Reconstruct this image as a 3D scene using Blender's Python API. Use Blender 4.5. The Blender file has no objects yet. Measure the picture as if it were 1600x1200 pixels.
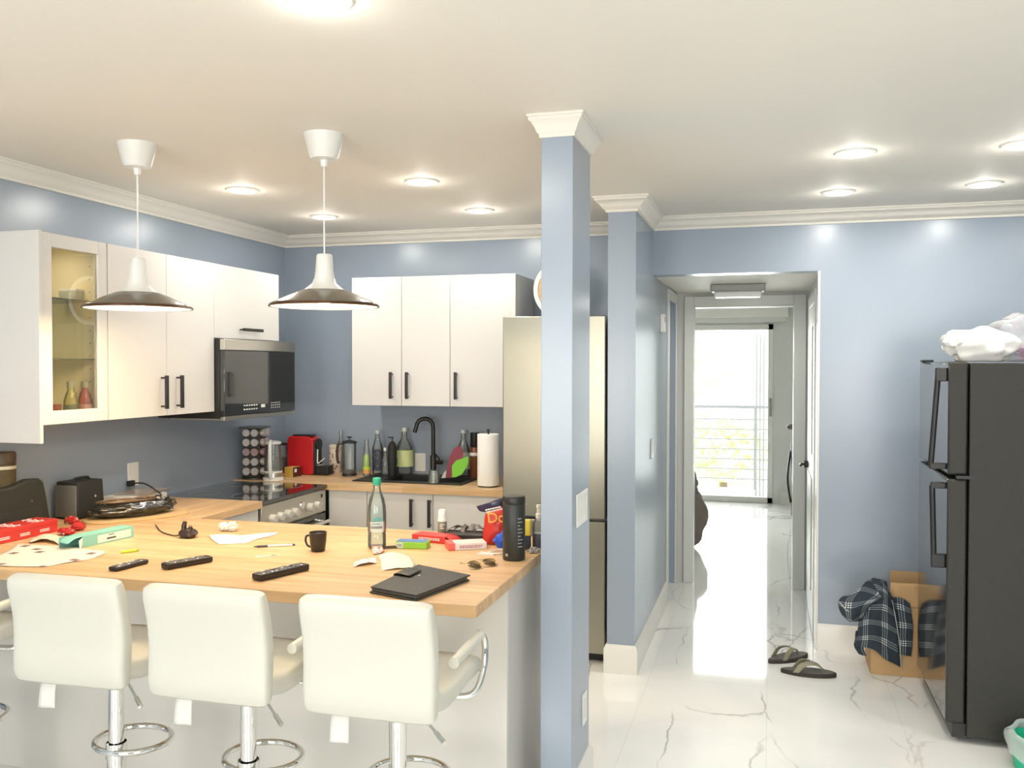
import bpy, bmesh, math, random
import numpy as np
from mathutils import Vector, Matrix, noise
random.seed(7)
PI = math.pi
SC = bpy.context.scene
COL = SC.collection

# ---------------------------------------------------------------- camera
FPX, YAW, PITCH, ROLL, EYE = 1412.5, .2768, .0197, .0009, 1.65
def cam_axes():
    cy, sy = math.cos(YAW), math.sin(YAW)
    w = Vector((-sy*math.cos(PITCH), cy*math.cos(PITCH), -math.sin(PITCH)))
    r0 = Vector((cy, sy, 0)); u0 = r0.cross(w)
    r = r0*math.cos(ROLL)+u0*math.sin(ROLL); u = u0*math.cos(ROLL)-r0*math.sin(ROLL)
    return r, u, w
AR, AU, AW = cam_axes()
cd = bpy.data.cameras.new('camera'); cam = bpy.data.objects.new('camera', cd); COL.objects.link(cam)
cd.sensor_fit = 'HORIZONTAL'; cd.sensor_width = 36; cd.lens = FPX/1600*36; cd.clip_start = .05
cam.matrix_world = Matrix(((AR.x, AU.x, -AW.x, 0), (AR.y, AU.y, -AW.y, 0), (AR.z, AU.z, -AW.z, EYE), (0, 0, 0, 1)))
SC.camera = cam
def on_z(px, py, z):
    d = AW+AR*((px-800)/FPX)+AU*((600-py)/FPX); t = (z-EYE)/d.z
    return Vector((d.x*t, d.y*t, z))
def on_y(px, py, y):
    d = AW+AR*((px-800)/FPX)+AU*((600-py)/FPX); t = y/d.y
    return Vector((d.x*t, y, EYE+d.z*t))
def on_x(px, py, x):
    d = AW+AR*((px-800)/FPX)+AU*((600-py)/FPX); t = x/d.x
    return Vector((x, d.y*t, EYE+d.z*t))

# ---------------------------------------------------------------- world, exposure, big lights
vs = SC.view_settings
SC.display_settings.display_device = 'sRGB'
vs.view_transform = 'Standard'; vs.look = 'None'; vs.gamma = 1; vs.use_curve_mapping = False
vs.exposure = 0.44
wd = bpy.data.worlds.new('sky'); SC.world = wd; wd.use_nodes = True
bg = wd.node_tree.nodes['Background']; bg.inputs[0].default_value = (.93, .97, 1, 1); bg.inputs[1].default_value = 2.6

def area(name, loc, rot, size, power, color, size_y=None, spread=None):
    l = bpy.data.lights.new(name, 'AREA'); l.energy = power; l.color = color; l.size = size
    if size_y: l.shape = 'RECTANGLE'; l.size_y = size_y
    else: l.shape = 'DISK'
    if spread: l.spread = spread
    o = bpy.data.objects.new(name, l); o.location = loc; o.rotation_euler = rot; COL.objects.link(o)
    return o
# added fill lamps standing in for presumed daylight from behind the camera
for wx in (-1.75, 1.35):
    area('front_window_fill', (wx, -1.75, 1.45), (PI/2, 0, 0), 1.6, 52, (1, .97, .90), 1.3)
# daylight through the balcony door
area('balcony_daylight', (-.55, 11.5, 1.2), (-PI/2, 0, 0), 1.05, 60, (1, 1, .98), 1.9)
sd = bpy.data.lights.new('sun', 'SUN'); sd.energy = 3.5; sd.angle = .02; sd.color = (1, .97, .88)
so = bpy.data.objects.new('sun', sd); so.rotation_euler = (.75, 0, .35); COL.objects.link(so)

# ---------------------------------------------------------------- materials
MATS = {}
def mat(name, col=(.8, .8, .8), rough=.5, metal=0, **k):
    if name in MATS: return MATS[name]
    m = bpy.data.materials.new(name); m.use_nodes = True; nt = m.node_tree
    b = nt.nodes['Principled BSDF']
    b.inputs['Base Color'].default_value = (*col, 1); b.inputs['Roughness'].default_value = rough
    b.inputs['Metallic'].default_value = metal
    if 'coat' in k: b.inputs['Coat Weight'].default_value = k['coat']; b.inputs['Coat Roughness'].default_value = k.get('coat_rough', .1)
    if 'sub' in k: b.inputs['Subsurface Weight'].default_value = k['sub']; b.inputs['Subsurface Radius'].default_value = (.02, .02, .02)
    if 'emit' in k: b.inputs['Emission Color'].default_value = (*k['emit'], 1); b.inputs['Emission Strength'].default_value = k['es']
    if 'spec' in k: b.inputs['Specular IOR Level'].default_value = k['spec']
    if 'aniso' in k: b.inputs['Anisotropic'].default_value = k['aniso']
    n = nt.nodes; L = nt.links
    if 'var' in k:   # gentle colour variation, scale s, amount a
        s, a = k['var']
        tc = n.new('ShaderNodeTexCoord'); nz = n.new('ShaderNodeTexNoise'); nz.inputs['Scale'].default_value = s
        nz.inputs['Detail'].default_value = 4
        L.new(tc.outputs['Object'], nz.inputs['Vector'])
        mx = n.new('ShaderNodeMix'); mx.data_type = 'RGBA'
        mx.inputs[6].default_value = (*[c*(1-a) for c in col], 1); mx.inputs[7].default_value = (*[min(1, c*(1+a)) for c in col], 1)
        L.new(nz.outputs['Fac'], mx.inputs[0]); L.new(mx.outputs[2], b.inputs['Base Color'])
    if 'bump' in k:
        s, a = k['bump'][:2]
        tc = n.new('ShaderNodeTexCoord'); nz = n.new('ShaderNodeTexNoise'); nz.inputs['Scale'].default_value = s
        nz.inputs['Detail'].default_value = 3
        mp = n.new('ShaderNodeMapping'); L.new(tc.outputs['Object'], mp.inputs[0]); L.new(mp.outputs[0], nz.inputs['Vector'])
        if len(k['bump']) > 2: mp.inputs['Scale'].default_value = k['bump'][2]
        bp = n.new('ShaderNodeBump'); bp.inputs['Strength'].default_value = a; bp.inputs['Distance'].default_value = .01
        L.new(nz.outputs['Fac'], bp.inputs['Height']); L.new(bp.outputs[0], b.inputs['Normal'])
    MATS[name] = m
    return m
def glassy(name, col=(.9, .95, .95), clear=.8, rough=.03, ior=1.45):
    """thin glass or clear plastic: tinted see-through film with a sharp reflection"""
    if name in MATS: return MATS[name]
    m = bpy.data.materials.new(name); m.use_nodes = True; nt = m.node_tree; n = nt.nodes; L = nt.links
    n.clear(); out = n.new('ShaderNodeOutputMaterial')
    tr = n.new('ShaderNodeBsdfTransparent'); tr.inputs[0].default_value = (*col, 1)
    df = n.new('ShaderNodeBsdfDiffuse'); df.inputs[0].default_value = (*col, 1)
    gl = n.new('ShaderNodeBsdfGlossy'); gl.inputs['Roughness'].default_value = rough
    fr = n.new('ShaderNodeFresnel'); fr.inputs[0].default_value = ior
    m1 = n.new('ShaderNodeMixShader'); m1.inputs[0].default_value = clear
    L.new(df.outputs[0], m1.inputs[1]); L.new(tr.outputs[0], m1.inputs[2])
    m2 = n.new('ShaderNodeMixShader'); L.new(fr.outputs[0], m2.inputs[0]); L.new(m1.outputs[0], m2.inputs[1]); L.new(gl.outputs[0], m2.inputs[2])
    L.new(m2.outputs[0], out.inputs[0]); MATS[name] = m
    return m

def butcher_block(name, along='X'):
    m = mat(name, (.62, .40, .20), .38); nt = m.node_tree; n = nt.nodes; L = nt.links; b = n['Principled BSDF']
    tc = n.new('ShaderNodeTexCoord'); mp = n.new('ShaderNodeMapping')
    L.new(tc.outputs['Object'], mp.inputs[0])
    if along == 'Y': mp.inputs['Rotation'].default_value = (0, 0, PI/2)
    br = n.new('ShaderNodeTexBrick'); br.inputs['Scale'].default_value = 1
    br.inputs['Brick Width'].default_value = .42; br.inputs['Row Height'].default_value = .042
    br.inputs['Mortar Size'].default_value = .0006; br.inputs['Mortar Smooth'].default_value = 1
    br.offset = .37; br.inputs['Bias'].default_value = 0
    br.inputs['Color1'].default_value = (.74, .52, .31, 1); br.inputs['Color2'].default_value = (.62, .41, .22, 1); br.inputs['Mortar'].default_value = (.58, .34, .16, 1)
    L.new(mp.outputs[0], br.inputs['Vector'])
    m2 = n.new('ShaderNodeMapping'); m2.inputs['Scale'].default_value = (3, 38, 38); L.new(mp.outputs[0], m2.inputs[0])
    nz = n.new('ShaderNodeTexNoise'); nz.inputs['Scale'].default_value = 1; nz.inputs['Detail'].default_value = 6; nz.inputs['Distortion'].default_value = .6
    L.new(m2.outputs[0], nz.inputs['Vector'])
    rp = n.new('ShaderNodeValToRGB'); rp.color_ramp.elements[0].position = .3; rp.color_ramp.elements[0].color = (.80, .76, .70, 1)
    rp.color_ramp.elements[1].position = .7; rp.color_ramp.elements[1].color = (1.06, 1.04, 1.0, 1)
    L.new(nz.outputs['Fac'], rp.inputs[0])
    mx = n.new('ShaderNodeMix'); mx.data_type = 'RGBA'; mx.blend_type = 'MULTIPLY'; mx.inputs[0].default_value = 1
    L.new(br.outputs['Color'], mx.inputs[6]); L.new(rp.outputs[0], mx.inputs[7]); L.new(mx.outputs[2], b.inputs['Base Color'])
    return m

def marble_tiles():
    m = mat('polished_marble_tile', (.82, .82, .80), .06); nt = m.node_tree; n = nt.nodes; L = nt.links; b = n['Principled BSDF']
    tc = n.new('ShaderNodeTexCoord')
    w = n.new('ShaderNodeTexNoise'); w.inputs['Scale'].default_value = 1.3; w.inputs['Detail'].default_value = 5
    L.new(tc.outputs['Object'], w.inputs['Vector'])
    ad = n.new('ShaderNodeMix'); ad.data_type = 'RGBA'; ad.blend_type = 'LINEAR_LIGHT'; ad.inputs[0].default_value = .32
    mp = n.new('ShaderNodeMapping'); mp.inputs['Rotation'].default_value = (0, 0, .5); mp.inputs['Scale'].default_value = (2.1, .62, 1)
    L.new(tc.outputs['Object'], mp.inputs[0]); L.new(mp.outputs[0], ad.inputs[6]); L.new(w.outputs['Color'], ad.inputs[7])
    vo = n.new('ShaderNodeTexVoronoi'); vo.feature = 'DISTANCE_TO_EDGE'; vo.inputs['Scale'].default_value = 1.15
    L.new(ad.outputs[2], vo.inputs['Vector'])
    rp = n.new('ShaderNodeValToRGB'); e = rp.color_ramp.elements
    e[0].position = .0; e[0].color = (.45, .45, .44, 1); e[1].position = .013; e[1].color = (1, 1, 1, 1)
    L.new(vo.outputs['Distance'], rp.inputs[0])
    mk = n.new('ShaderNodeTexNoise'); mk.inputs['Scale'].default_value = 1.7; mk.inputs['Detail'].default_value = 3; L.new(tc.outputs['Object'], mk.inputs['Vector'])
    mr = n.new('ShaderNodeMapRange'); mr.inputs[1].default_value = .45; mr.inputs[2].default_value = .62; L.new(mk.outputs['Fac'], mr.inputs[0])
    mv = n.new('ShaderNodeMix'); mv.data_type = 'RGBA'; mv.inputs[6].default_value = (1, 1, 1, 1)
    L.new(mr.outputs[0], mv.inputs[0]); L.new(rp.outputs[0], mv.inputs[7])
    # soft clouding
    cl = n.new('ShaderNodeTexNoise'); cl.inputs['Scale'].default_value = .9; cl.inputs['Detail'].default_value = 6; cl.inputs['Distortion'].default_value = 1.5
    L.new(tc.outputs['Object'], cl.inputs['Vector'])
    cr = n.new('ShaderNodeValToRGB'); cr.color_ramp.elements[0].position = .35; cr.color_ramp.elements[0].color = (.80, .80, .79, 1)
    cr.color_ramp.elements[1].position = .55; cr.color_ramp.elements[1].color = (.86, .86, .835, 1); L.new(cl.outputs['Fac'], cr.inputs[0])
    mm = n.new('ShaderNodeMix'); mm.data_type = 'RGBA'; mm.blend_type = 'MULTIPLY'; mm.inputs[0].default_value = 1
    L.new(mv.outputs[2], mm.inputs[6]); L.new(cr.outputs[0], mm.inputs[7])
    br = n.new('ShaderNodeTexBrick'); br.offset = 0; br.inputs['Scale'].default_value = 1
    br.inputs['Brick Width'].default_value = .6; br.inputs['Row Height'].default_value = 1.2; br.inputs['Mortar Size'].default_value = .0018
    br.inputs['Color1'].default_value = (1, 1, 1, 1); br.inputs['Color2'].default_value = (1, 1, 1, 1); br.inputs['Mortar'].default_value = (.88, .88, .86, 1)
    L.new(tc.outputs['Object'], br.inputs['Vector'])
    m3 = n.new('ShaderNodeMix'); m3.data_type = 'RGBA'; m3.blend_type = 'MULTIPLY'; m3.inputs[0].default_value = 1
    L.new(mm.outputs[2], m3.inputs[6]); L.new(br.outputs['Color'], m3.inputs[7]); L.new(m3.outputs[2], b.inputs['Base Color'])
    return m

def plaid(name):
    m = mat(name, (.03, .04, .06), .95); nt = m.node_tree; n = nt.nodes; L = nt.links; b = n['Principled BSDF']
    uv = n.new('ShaderNodeUVMap'); sp = n.new('ShaderNodeSeparateXYZ'); L.new(uv.outputs[0], sp.inputs[0])
    def M(op, a, bb=None, c=None):
        x = n.new('ShaderNodeMath'); x.operation = op
        for i, v in enumerate((a, bb, c)):
            if v is None: continue
            if isinstance(v, (int, float)): x.inputs[i].default_value = v
            else: L.new(v, x.inputs[i])
        return x.outputs[0]
    def lines(c, per):
        f = M('FRACT', M('DIVIDE', c, per)); s = None
        for p in (.38, .5, .62):
            h = M('LESS_THAN', M('ABSOLUTE', M('SUBTRACT', f, p)), .028)
            s = h if s is None else M('ADD', s, h)
        return s
    a = lines(sp.outputs[0], .105); c = lines(sp.outputs[1], .095)
    t = M('ADD', M('MULTIPLY', M('ADD', a, c), .22), M('MULTIPLY', M('MULTIPLY', a, c), .6))
    rp = n.new('ShaderNodeValToRGB'); e = rp.color_ramp.elements
    e[0].color = (.028, .04, .055, 1); e[1].color = (.85, .87, .85, 1); e[1].position = .95
    x = rp.color_ramp.elements.new(.25); x.color = (.19, .22, .24, 1)
    L.new(t, rp.inputs[0]); L.new(rp.outputs[0], b.inputs['Base Color'])
    return m

def dots(name, base, ink, scale, thr=.42, rough=.7):
    """printed pattern: irregular ink spots on a base colour"""
    m = mat(name, base, rough); nt = m.node_tree; n = nt.nodes; L = nt.links; b = n['Principled BSDF']
    tc = n.new('ShaderNodeTexCoord'); vo = n.new('ShaderNodeTexVoronoi'); vo.inputs['Scale'].default_value = scale; vo.distance = 'CHEBYCHEV'
    L.new(tc.outputs['Object'], vo.inputs['Vector'])
    rp = n.new('ShaderNodeValToRGB'); rp.color_ramp.interpolation = 'CONSTANT'; e = rp.color_ramp.elements
    e[0].color = (*ink, 1); e[1].color = (*base, 1); e[1].position = thr
    L.new(vo.outputs['Distance'], rp.inputs[0]); L.new(rp.outputs[0], b.inputs['Base Color'])
    return m

BLUE = mat('blue_wall_paint', (.310, .368, .445), .27, bump=(60, .03), spec=.6)
CEIL = mat('white_ceiling_paint', (.80, .775, .71), .7)
TRIM = mat('white_trim_paint', (.80, .79, .75), .35)
HALLW = mat('white_door_paint', (.70, .71, .68), .4)
CAB = mat('white_cabinet_gloss', (.66, .645, .62), .28)
CABIN = mat('cabinet_inside', (.86, .77, .55), .5)
WOODX = butcher_block('butcher_block_along'); WOODY = butcher_block('butcher_block_across', 'Y')
FLOOR = marble_tiles()
BLACKM = mat('black_bar_metal', (.018, .015, .014), .35)
CHROME = mat('chrome', (.86, .86, .84), .06, 1)
STEEL = mat('brushed_steel', (.60, .58, .52), .28, 1, bump=(3, .04, (1, 1, 90)))
LEATHER = mat('white_leatherette', (.63, .625, .555), .42, bump=(45, .05))
BGLASS = mat('black_glass', (.012, .014, .014), .04, coat=1)
BPLAST = mat('black_plastic', (.015, .015, .015), .4)
BSOFT = mat('black_matt_plastic', (.02, .02, .018), .65)
WPLAST = mat('white_plastic', (.80, .80, .77), .35)
FRB = mat('black_textured_fridge', (.026, .025, .019), .40, bump=(260, .35))
FRG = mat('black_glossy_fridge_door', (.03, .03, .028), .10, coat=.6)
PANE = glassy('window_glass', (.96, .98, .97), 1.0, .01, 1.3)
GLASS = glassy('clear_glass', (.88, .91, .90), .88, .03)
PAPER = mat('white_paper', (.74, .73, .69), .8)
CARD = mat('cardboard', (.52, .34, .17), .85, var=(6, .12))
RED = mat('red_card', (.55, .035, .03), .45)
GREYPL = mat('grey_plastic', (.35, .35, .33), .5)
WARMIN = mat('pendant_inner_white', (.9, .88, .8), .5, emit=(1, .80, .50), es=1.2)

# ---------------------------------------------------------------- mesh builder
class MB:
    def __init__(s): s.b = bmesh.new(); s.uv = None
    def _x(s, vs, M):
        if M is not None:
            for v in vs: v.co = M @ v.co
    def box(s, x0, x1, y0, y1, z0, z1, M=None, taper=None, bev=0):
        c = [(x, y, z) for z in (z0, z1) for x, y in ((x0, y0), (x1, y0), (x1, y1), (x0, y1))]
        if taper:
            mx, my = (x0+x1)/2, (y0+y1)/2
            c = [(x, y, z) if z == z0 else (mx+(x-mx)*taper, my+(y-my)*taper, z) for x, y, z in c]
        v = [s.b.verts.new(p) for p in c]
        fs = [s.b.faces.new([v[i] for i in f]) for f in ((3, 2, 1, 0), (4, 5, 6, 7), (0, 1, 5, 4), (1, 2, 6, 5), (2, 3, 7, 6), (3, 0, 4, 7))]
        if bev:
            es = list({e for f in fs for e in f.edges})
            r = bmesh.ops.bevel(s.b, geom=es, offset=bev, segments=3, profile=.6, affect='EDGES', clamp_overlap=True)
            v = list({w for f in r['faces'] for w in f.verts} | {w for w in v if w.is_valid})
            # collect every vertex connected
            st = set(v); fr = list(v)
            while fr:
                a = fr.pop()
                for e in a.link_edges:
                    o = e.other_vert(a)
                    if o not in st: st.add(o); fr.append(o)
            v = list(st)
        s._x(v, M); return s
    def lathe(s, prof, seg=32, M=None, sx=1, sy=1, cap=True):
        rings = []; vs = []
        for r, z in prof:
            if r < 1e-6: v = s.b.verts.new((0, 0, z)); rings.append([v]); vs.append(v)
            else:
                rg = [s.b.verts.new((r*sx*math.cos(2*PI*i/seg), r*sy*math.sin(2*PI*i/seg), z)) for i in range(seg)]
                rings.append(rg); vs += rg
        for a, b in zip(rings, rings[1:]):
            for i in range(seg):
                j = (i+1) % seg
                if len(a) == 1 and len(b) == 1: continue
                if len(a) == 1: s.b.faces.new((a[0], b[j], b[i]))
                elif len(b) == 1: s.b.faces.new((a[i], a[j], b[0]))
                else: s.b.faces.new((a[i], a[j], b[j], b[i]))
        if cap:
            if len(rings[0]) > 1: s.b.faces.new(list(reversed(rings[0])))
            if len(rings[-1]) > 1: s.b.faces.new(rings[-1])
        s._x(vs, M); return s
    def cyl(s, p, q, r, r2=None, seg=16):
        p, q = Vector(p), Vector(q); d = q-p; L = d.length
        M = Matrix.Translation(p) @ d.to_track_quat('Z', 'Y').to_matrix().to_4x4()
        return s.lathe([(r, 0), (r if r2 is None else r2, L)], seg, M)
    def tube(s, pts, r, seg=10, smooth=0, closed=False, rs=None):
        P = [Vector(p) for p in pts]
        if smooth: P = catmull(P, smooth, closed)
        n = len(P); rings = []
        up = Vector((0, 0, 1)); prev = None
        for i, p in enumerate(P):
            if closed: t = P[(i+1) % n]-P[i-1]
            else: t = P[min(i+1, n-1)]-P[max(i-1, 0)]
            t.normalize()
            if prev is None:
                a = t.cross(up)
                if a.length < .01: a = t.cross(Vector((1, 0, 0)))
            else: a = prev-t*prev.dot(t)
            a.normalize(); prev = a; b = t.cross(a)
            rr = rs[min(int(i*len(rs)/n), len(rs)-1)] if rs else r
            rings.append([s.b.verts.new(p+(a*math.cos(2*PI*k/seg)+b*math.sin(2*PI*k/seg))*rr) for k in range(seg)])
        m = n if closed else n-1
        for i in range(m):
            A, B = rings[i], rings[(i+1) % n]
            for k in range(seg): s.b.faces.new((A[k], A[(k+1) % seg], B[(k+1) % seg], B[k]))
        if not closed: s.b.faces.new(list(reversed(rings[0]))); s.b.faces.new(rings[-1])
        return s
    def prism(s, poly, z0, z1, M=None):
        lo = [s.b.verts.new((x, y, z0)) for x, y in poly]; hi = [s.b.verts.new((x, y, z1)) for x, y in poly]; n = len(poly)
        s.b.faces.new(list(reversed(lo))); s.b.faces.new(hi)
        for i in range(n): s.b.faces.new((lo[i], lo[(i+1) % n], hi[(i+1) % n], hi[i]))
        s._x(lo+hi, M); return s
    def patch(s, rows, nu=6, nv=6, uvs=None, th=0, wob=0, seed=0, wf=20):
        """smooth cloth/paper surface through rows of control points; uv in metres"""
        R = [catmull([Vector(p) for p in r], nu) for r in rows]
        cols = list(zip(*R)); Cc = [catmull(list(c), nv) for c in cols]
        G = list(zip(*Cc))      # G[j][i]
        if s.uv is None: s.uv = s.b.loops.layers.uv.new('UVMap')
        V = []
        for row in G:
            vr = []
            for p in row:
                q = p.copy()
                if wob: q += Vector((noise.noise(p*wf+Vector((seed, 0, 0))), noise.noise(p*wf+Vector((0, seed+9, 0))), noise.noise(p*wf+Vector((3, 0, seed)))))*wob
                vr.append(s.b.verts.new(q))
            V.append(vr)
        ul = [0]
        mid = G[len(G)//2]
        for i in range(1, len(mid)): ul.append(ul[-1]+(mid[i]-mid[i-1]).length)
        vl = [0]; mc = [r[len(r)//2] for r in G]
        for j in range(1, len(mc)): vl.append(vl[-1]+(mc[j]-mc[j-1]).length)
        for j in range(len(V)-1):
            for i in range(len(V[0])-1):
                f = s.b.faces.new((V[j][i], V[j][i+1], V[j+1][i+1], V[j+1][i]))
                for lp, (a, b) in zip(f.loops, ((i, j), (i+1, j), (i+1, j+1), (i, j+1))): lp[s.uv].uv = (ul[a], vl[b])
        return s
    def sweep(s, path, prof, closed=False):
        """profile (d out from the wall on the right of travel, z) swept with mitred corners"""
        P = [Vector((x, y)) for x, y in path]; n = len(P); rings = []
        for i, p in enumerate(P):
            a = (p-P[i-1]).normalized() if (i > 0 or closed) else None
            b = (P[(i+1) % n]-p).normalized() if (i < n-1 or closed) else None
            na = Vector((a.y, -a.x)) if a else None; nb = Vector((b.y, -b.x)) if b else None
            if na is None: o = nb
            elif nb is None: o = na
            else: o = (na+nb)/(1+na.dot(nb))
            rings.append([s.b.verts.new((p.x+o.x*d, p.y+o.y*d, z)) for d, z in prof])
        k = len(prof)
        for i in range(n if closed else n-1):
            A, B = rings[i], rings[(i+1) % n]
            for j in range(k): s.b.faces.new((A[j], A[(j+1) % k], B[(j+1) % k], B[j]))
        if not closed: s.b.faces.new(rings[0]); s.b.faces.new(list(reversed(rings[-1])))
        return s
    def blob(s, c, r, amp=.15, f=3, seed=0, flat=None, sub=3):
        M = Matrix.Translation(c)
        g = bmesh.ops.create_icosphere(s.b, subdivisions=sub, radius=1)
        for v in g['verts']:
            d = v.co.copy(); k = 1+amp*noise.noise(d*f+Vector((seed*3.1, seed, 0)))*2
            q = Vector((d.x*r[0], d.y*r[1], d.z*r[2]))*k
            if flat is not None and q.z < flat: q.z = flat
            v.co = M @ q
        return s
    def build(s, name, m, parent=None, smooth=True, bevel=0, solid=0, subd=0, flip=False):
        bmesh.ops.recalc_face_normals(s.b, faces=s.b.faces)
        me = bpy.data.meshes.new(name)
        if parent is not None and parent.name in ORG:
            inv = ORG[parent.name].inverted(); s.b.transform(inv)
        s.b.to_mesh(me); s.b.free()
        if isinstance(m, (list, tuple)):
            for q in m: me.materials.append(q)
        else: me.materials.append(m)
        o = bpy.data.objects.new(name, me); COL.objects.link(o)
        if parent is not None:
            o.parent = parent
            if parent.name in ORG: ORG[o.name] = ORG[parent.name]
        if solid: md = o.modifiers.new('t', 'SOLIDIFY'); md.thickness = solid; md.offset = 0
        if bevel:
            md = o.modifiers.new('b', 'BEVEL'); md.width = bevel; md.segments = 2; md.limit_method = 'ANGLE'; md.angle_limit = .6
        if subd: md = o.modifiers.new('s', 'SUBSURF'); md.levels = subd; md.render_levels = subd
        if smooth:
            for p in me.polygons: p.use_smooth = True
            me.set_sharp_from_angle(angle=.7)
        return o
ORG = {}
def catmull(P, k, closed=False):
    n = len(P)
    if n < 3 and not closed: return [P[0].lerp(P[-1], i/k) for i in range(k+1)]
    out = []
    for i in range(n if closed else n-1):
        p1, p2 = P[i], P[(i+1) % n]
        p0 = P[i-1] if (i > 0 or closed) else p1*2-p2
        p3 = P[(i+2) % n] if (i < n-2 or closed) else p2*2-p1
        for j in range(k):
            t = j/k
            out.append(.5*((2*p1)+(p2-p0)*t+(2*p0-5*p1+4*p2-p3)*t*t+(3*p1-p0-3*p2+p3)*t**3))
    if not closed: out.append(P[-1].copy())
    return out
def tag(o, label=None, cat=None, group=None, kind=None):
    if label: o['label'] = label
    if cat: o['category'] = cat
    if group: o['group'] = group
    if kind: o['kind'] = kind
    return o
def thing(name, label, cat, loc=(0, 0, 0), rz=0, group=None, world=True):
    """Empty at the thing's base. Parts are given in world coordinates when world=True, else in the thing's own"""
    o = bpy.data.objects.new(name, None); COL.objects.link(o); o.empty_display_size = .05
    o.location = loc; o.rotation_euler = (0, 0, rz)
    if world: ORG[o.name] = Matrix.Translation(loc) @ Matrix.Rotation(rz, 4, 'Z')
    return tag(o, label, cat, group)
def struct(name, mb, m, **k): return tag(mb.build(name, m, **k), kind='structure')
def dup(root, loc, rz=0, label=None, group=None):
    r = root.copy(); COL.objects.link(r); r.location = loc; r.rotation_euler = (0, 0, rz)
    if label: r['label'] = label
    if group: r['group'] = group
    def rec(a, b):
        for ch in list(a.children):
            c = ch.copy(); COL.objects.link(c); c.parent = b; rec(ch, c)
    rec(root, r); return r
def text_mesh(mb, txt, M, size, ext=.0006):
    cu = bpy.data.curves.new('t', 'FONT'); cu.body = txt; cu.size = size; cu.extrude = ext; cu.align_x = 'CENTER'; cu.align_y = 'CENTER'
    to = bpy.data.objects.new('t', cu); me = bpy.data.meshes.new_from_object(to)
    n0 = len(mb.b.verts); mb.b.from_mesh(me); mb.b.verts.ensure_lookup_table()
    for v in mb.b.verts[n0:]: v.co = M @ v.co
    bpy.data.objects.remove(to); bpy.data.curves.remove(cu); bpy.data.meshes.remove(me)
def marks(mb, M, w, h, rows, seed=0, th=.0006, fill=.85):
    """rows of small printed strokes too fine to read, in the local XY plane"""
    rd = random.Random(seed)
    for r in range(rows):
        x = -w/2; y = h/2-(r+.5)*h/rows; hh = h/rows*.55
        while x < w/2*fill:
            d = min(rd.uniform(.05, .14)*w, w/2-x)
            if d < .01*w: break
            mb.box(x, x+d, y-hh/2, y+hh/2, 0, th, M); x += d+.025*w
def frame(o, xaxis, yaxis):
    x = Vector(xaxis).normalized(); z = x.cross(Vector(yaxis)).normalized(); y = z.cross(x)
    return Matrix(((x.x, y.x, z.x, o[0]), (x.y, y.y, z.y, o[1]), (x.z, y.z, z.z, o[2]), (0, 0, 0, 1)))

# ---------------------------------------------------------------- the setting
XL, YB, YR, H, HC, TOP = -3.254, 5.65, 5.537, 2.55, 2.472, .93
struct('floor', MB().box(-3.5, 3.4, -2, 11.42, -.1, 0), FLOOR, smooth=False)
struct('ceiling', MB().box(-3.5, 3.4, -2, 11.5, H, H+.1), CEIL, smooth=False)
struct('wall_left', MB().box(XL-.12, XL, -2, YB+.12, 0, H), BLUE, smooth=False)
struct('wall_back', MB().box(XL, -.832, YB, YB+.12, 0, H), BLUE, smooth=False)
struct('wall_hall_left', MB().box(-.832, -.683, 4.81, 6.40, 0, H).box(-.832, -.683, 6.40, 6.93, 2.12, H).box(-.832, -.683, 6.93, 7.0, 0, H), BLUE, smooth=False)
struct('wall_right_back', MB().box(.282, 3.2, YR, YR+.13, 0, H).box(-.683, .282, YR, YR+.13, 2.205, H), BLUE, smooth=False)
struct('wall_hall_right', MB().box(.282, .40, YR+.13, 7.0, 0, H), HALLW, smooth=False)
struct('ceiling_hall', MB().box(-.683, .282, YR+.13, 7.0, 2.205, 2.25), CEIL, smooth=False)
struct('wall_hall_end', MB().box(-.832, -.56, 7.0, 7.12, 0, H).box(.19, .40, 7.0, 7.12, 0, H).box(-.56, .19, 7.0, 7.12, 2.115, H), HALLW, smooth=False)
struct('wall_right', MB().box(3.2, 3.32, -2, YR+.13, 0, H), BLUE, smooth=False)
struct('wall_pillar', MB().box(-.794, -.678, 3.18, 3.504, 0, H), BLUE, smooth=False, bevel=.002)
# unseen front wall; its two openings are added and sized to throttle sky light
fw = MB()
for a, b in ((-3.5, -2.35), (-1.15, .75), (1.95, 3.4)): fw.box(a, b, -2, -1.88, 0, H)
for a, b in ((-2.35, -1.15), (.75, 1.95)): fw.box(a, b, -2, -1.88, 0, .9); fw.box(a, b, -2, -1.88, 2.1, H)
struct('wall_front', fw, BLUE, smooth=False)
# far room: side walls and the wall with the balcony door
GX0, GX1, GZ, YF = -1.15, .05, 2.16, 11.3
struct('wall_far_room_left', MB().box(-2.5, -2.4, 7.12, YF, 0, H), HALLW, smooth=False)
struct('wall_far_room_right', MB().box(1.3, 1.4, 7.12, YF, 0, H), HALLW, smooth=False)
struct('wall_far', MB().box(-2.4, GX0, YF, YF+.12, 0, H).box(GX1, 1.3, YF, YF+.12, 0, H).box(GX0, GX1, YF, YF+.12, GZ, H), HALLW, smooth=False)
struct('wall_far_room_front', MB().box(-2.4, -.832, 7.0, 7.12, 0, H).box(.40, 1.3, 7.0, 7.12, 0, H), HALLW, smooth=False)

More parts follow.
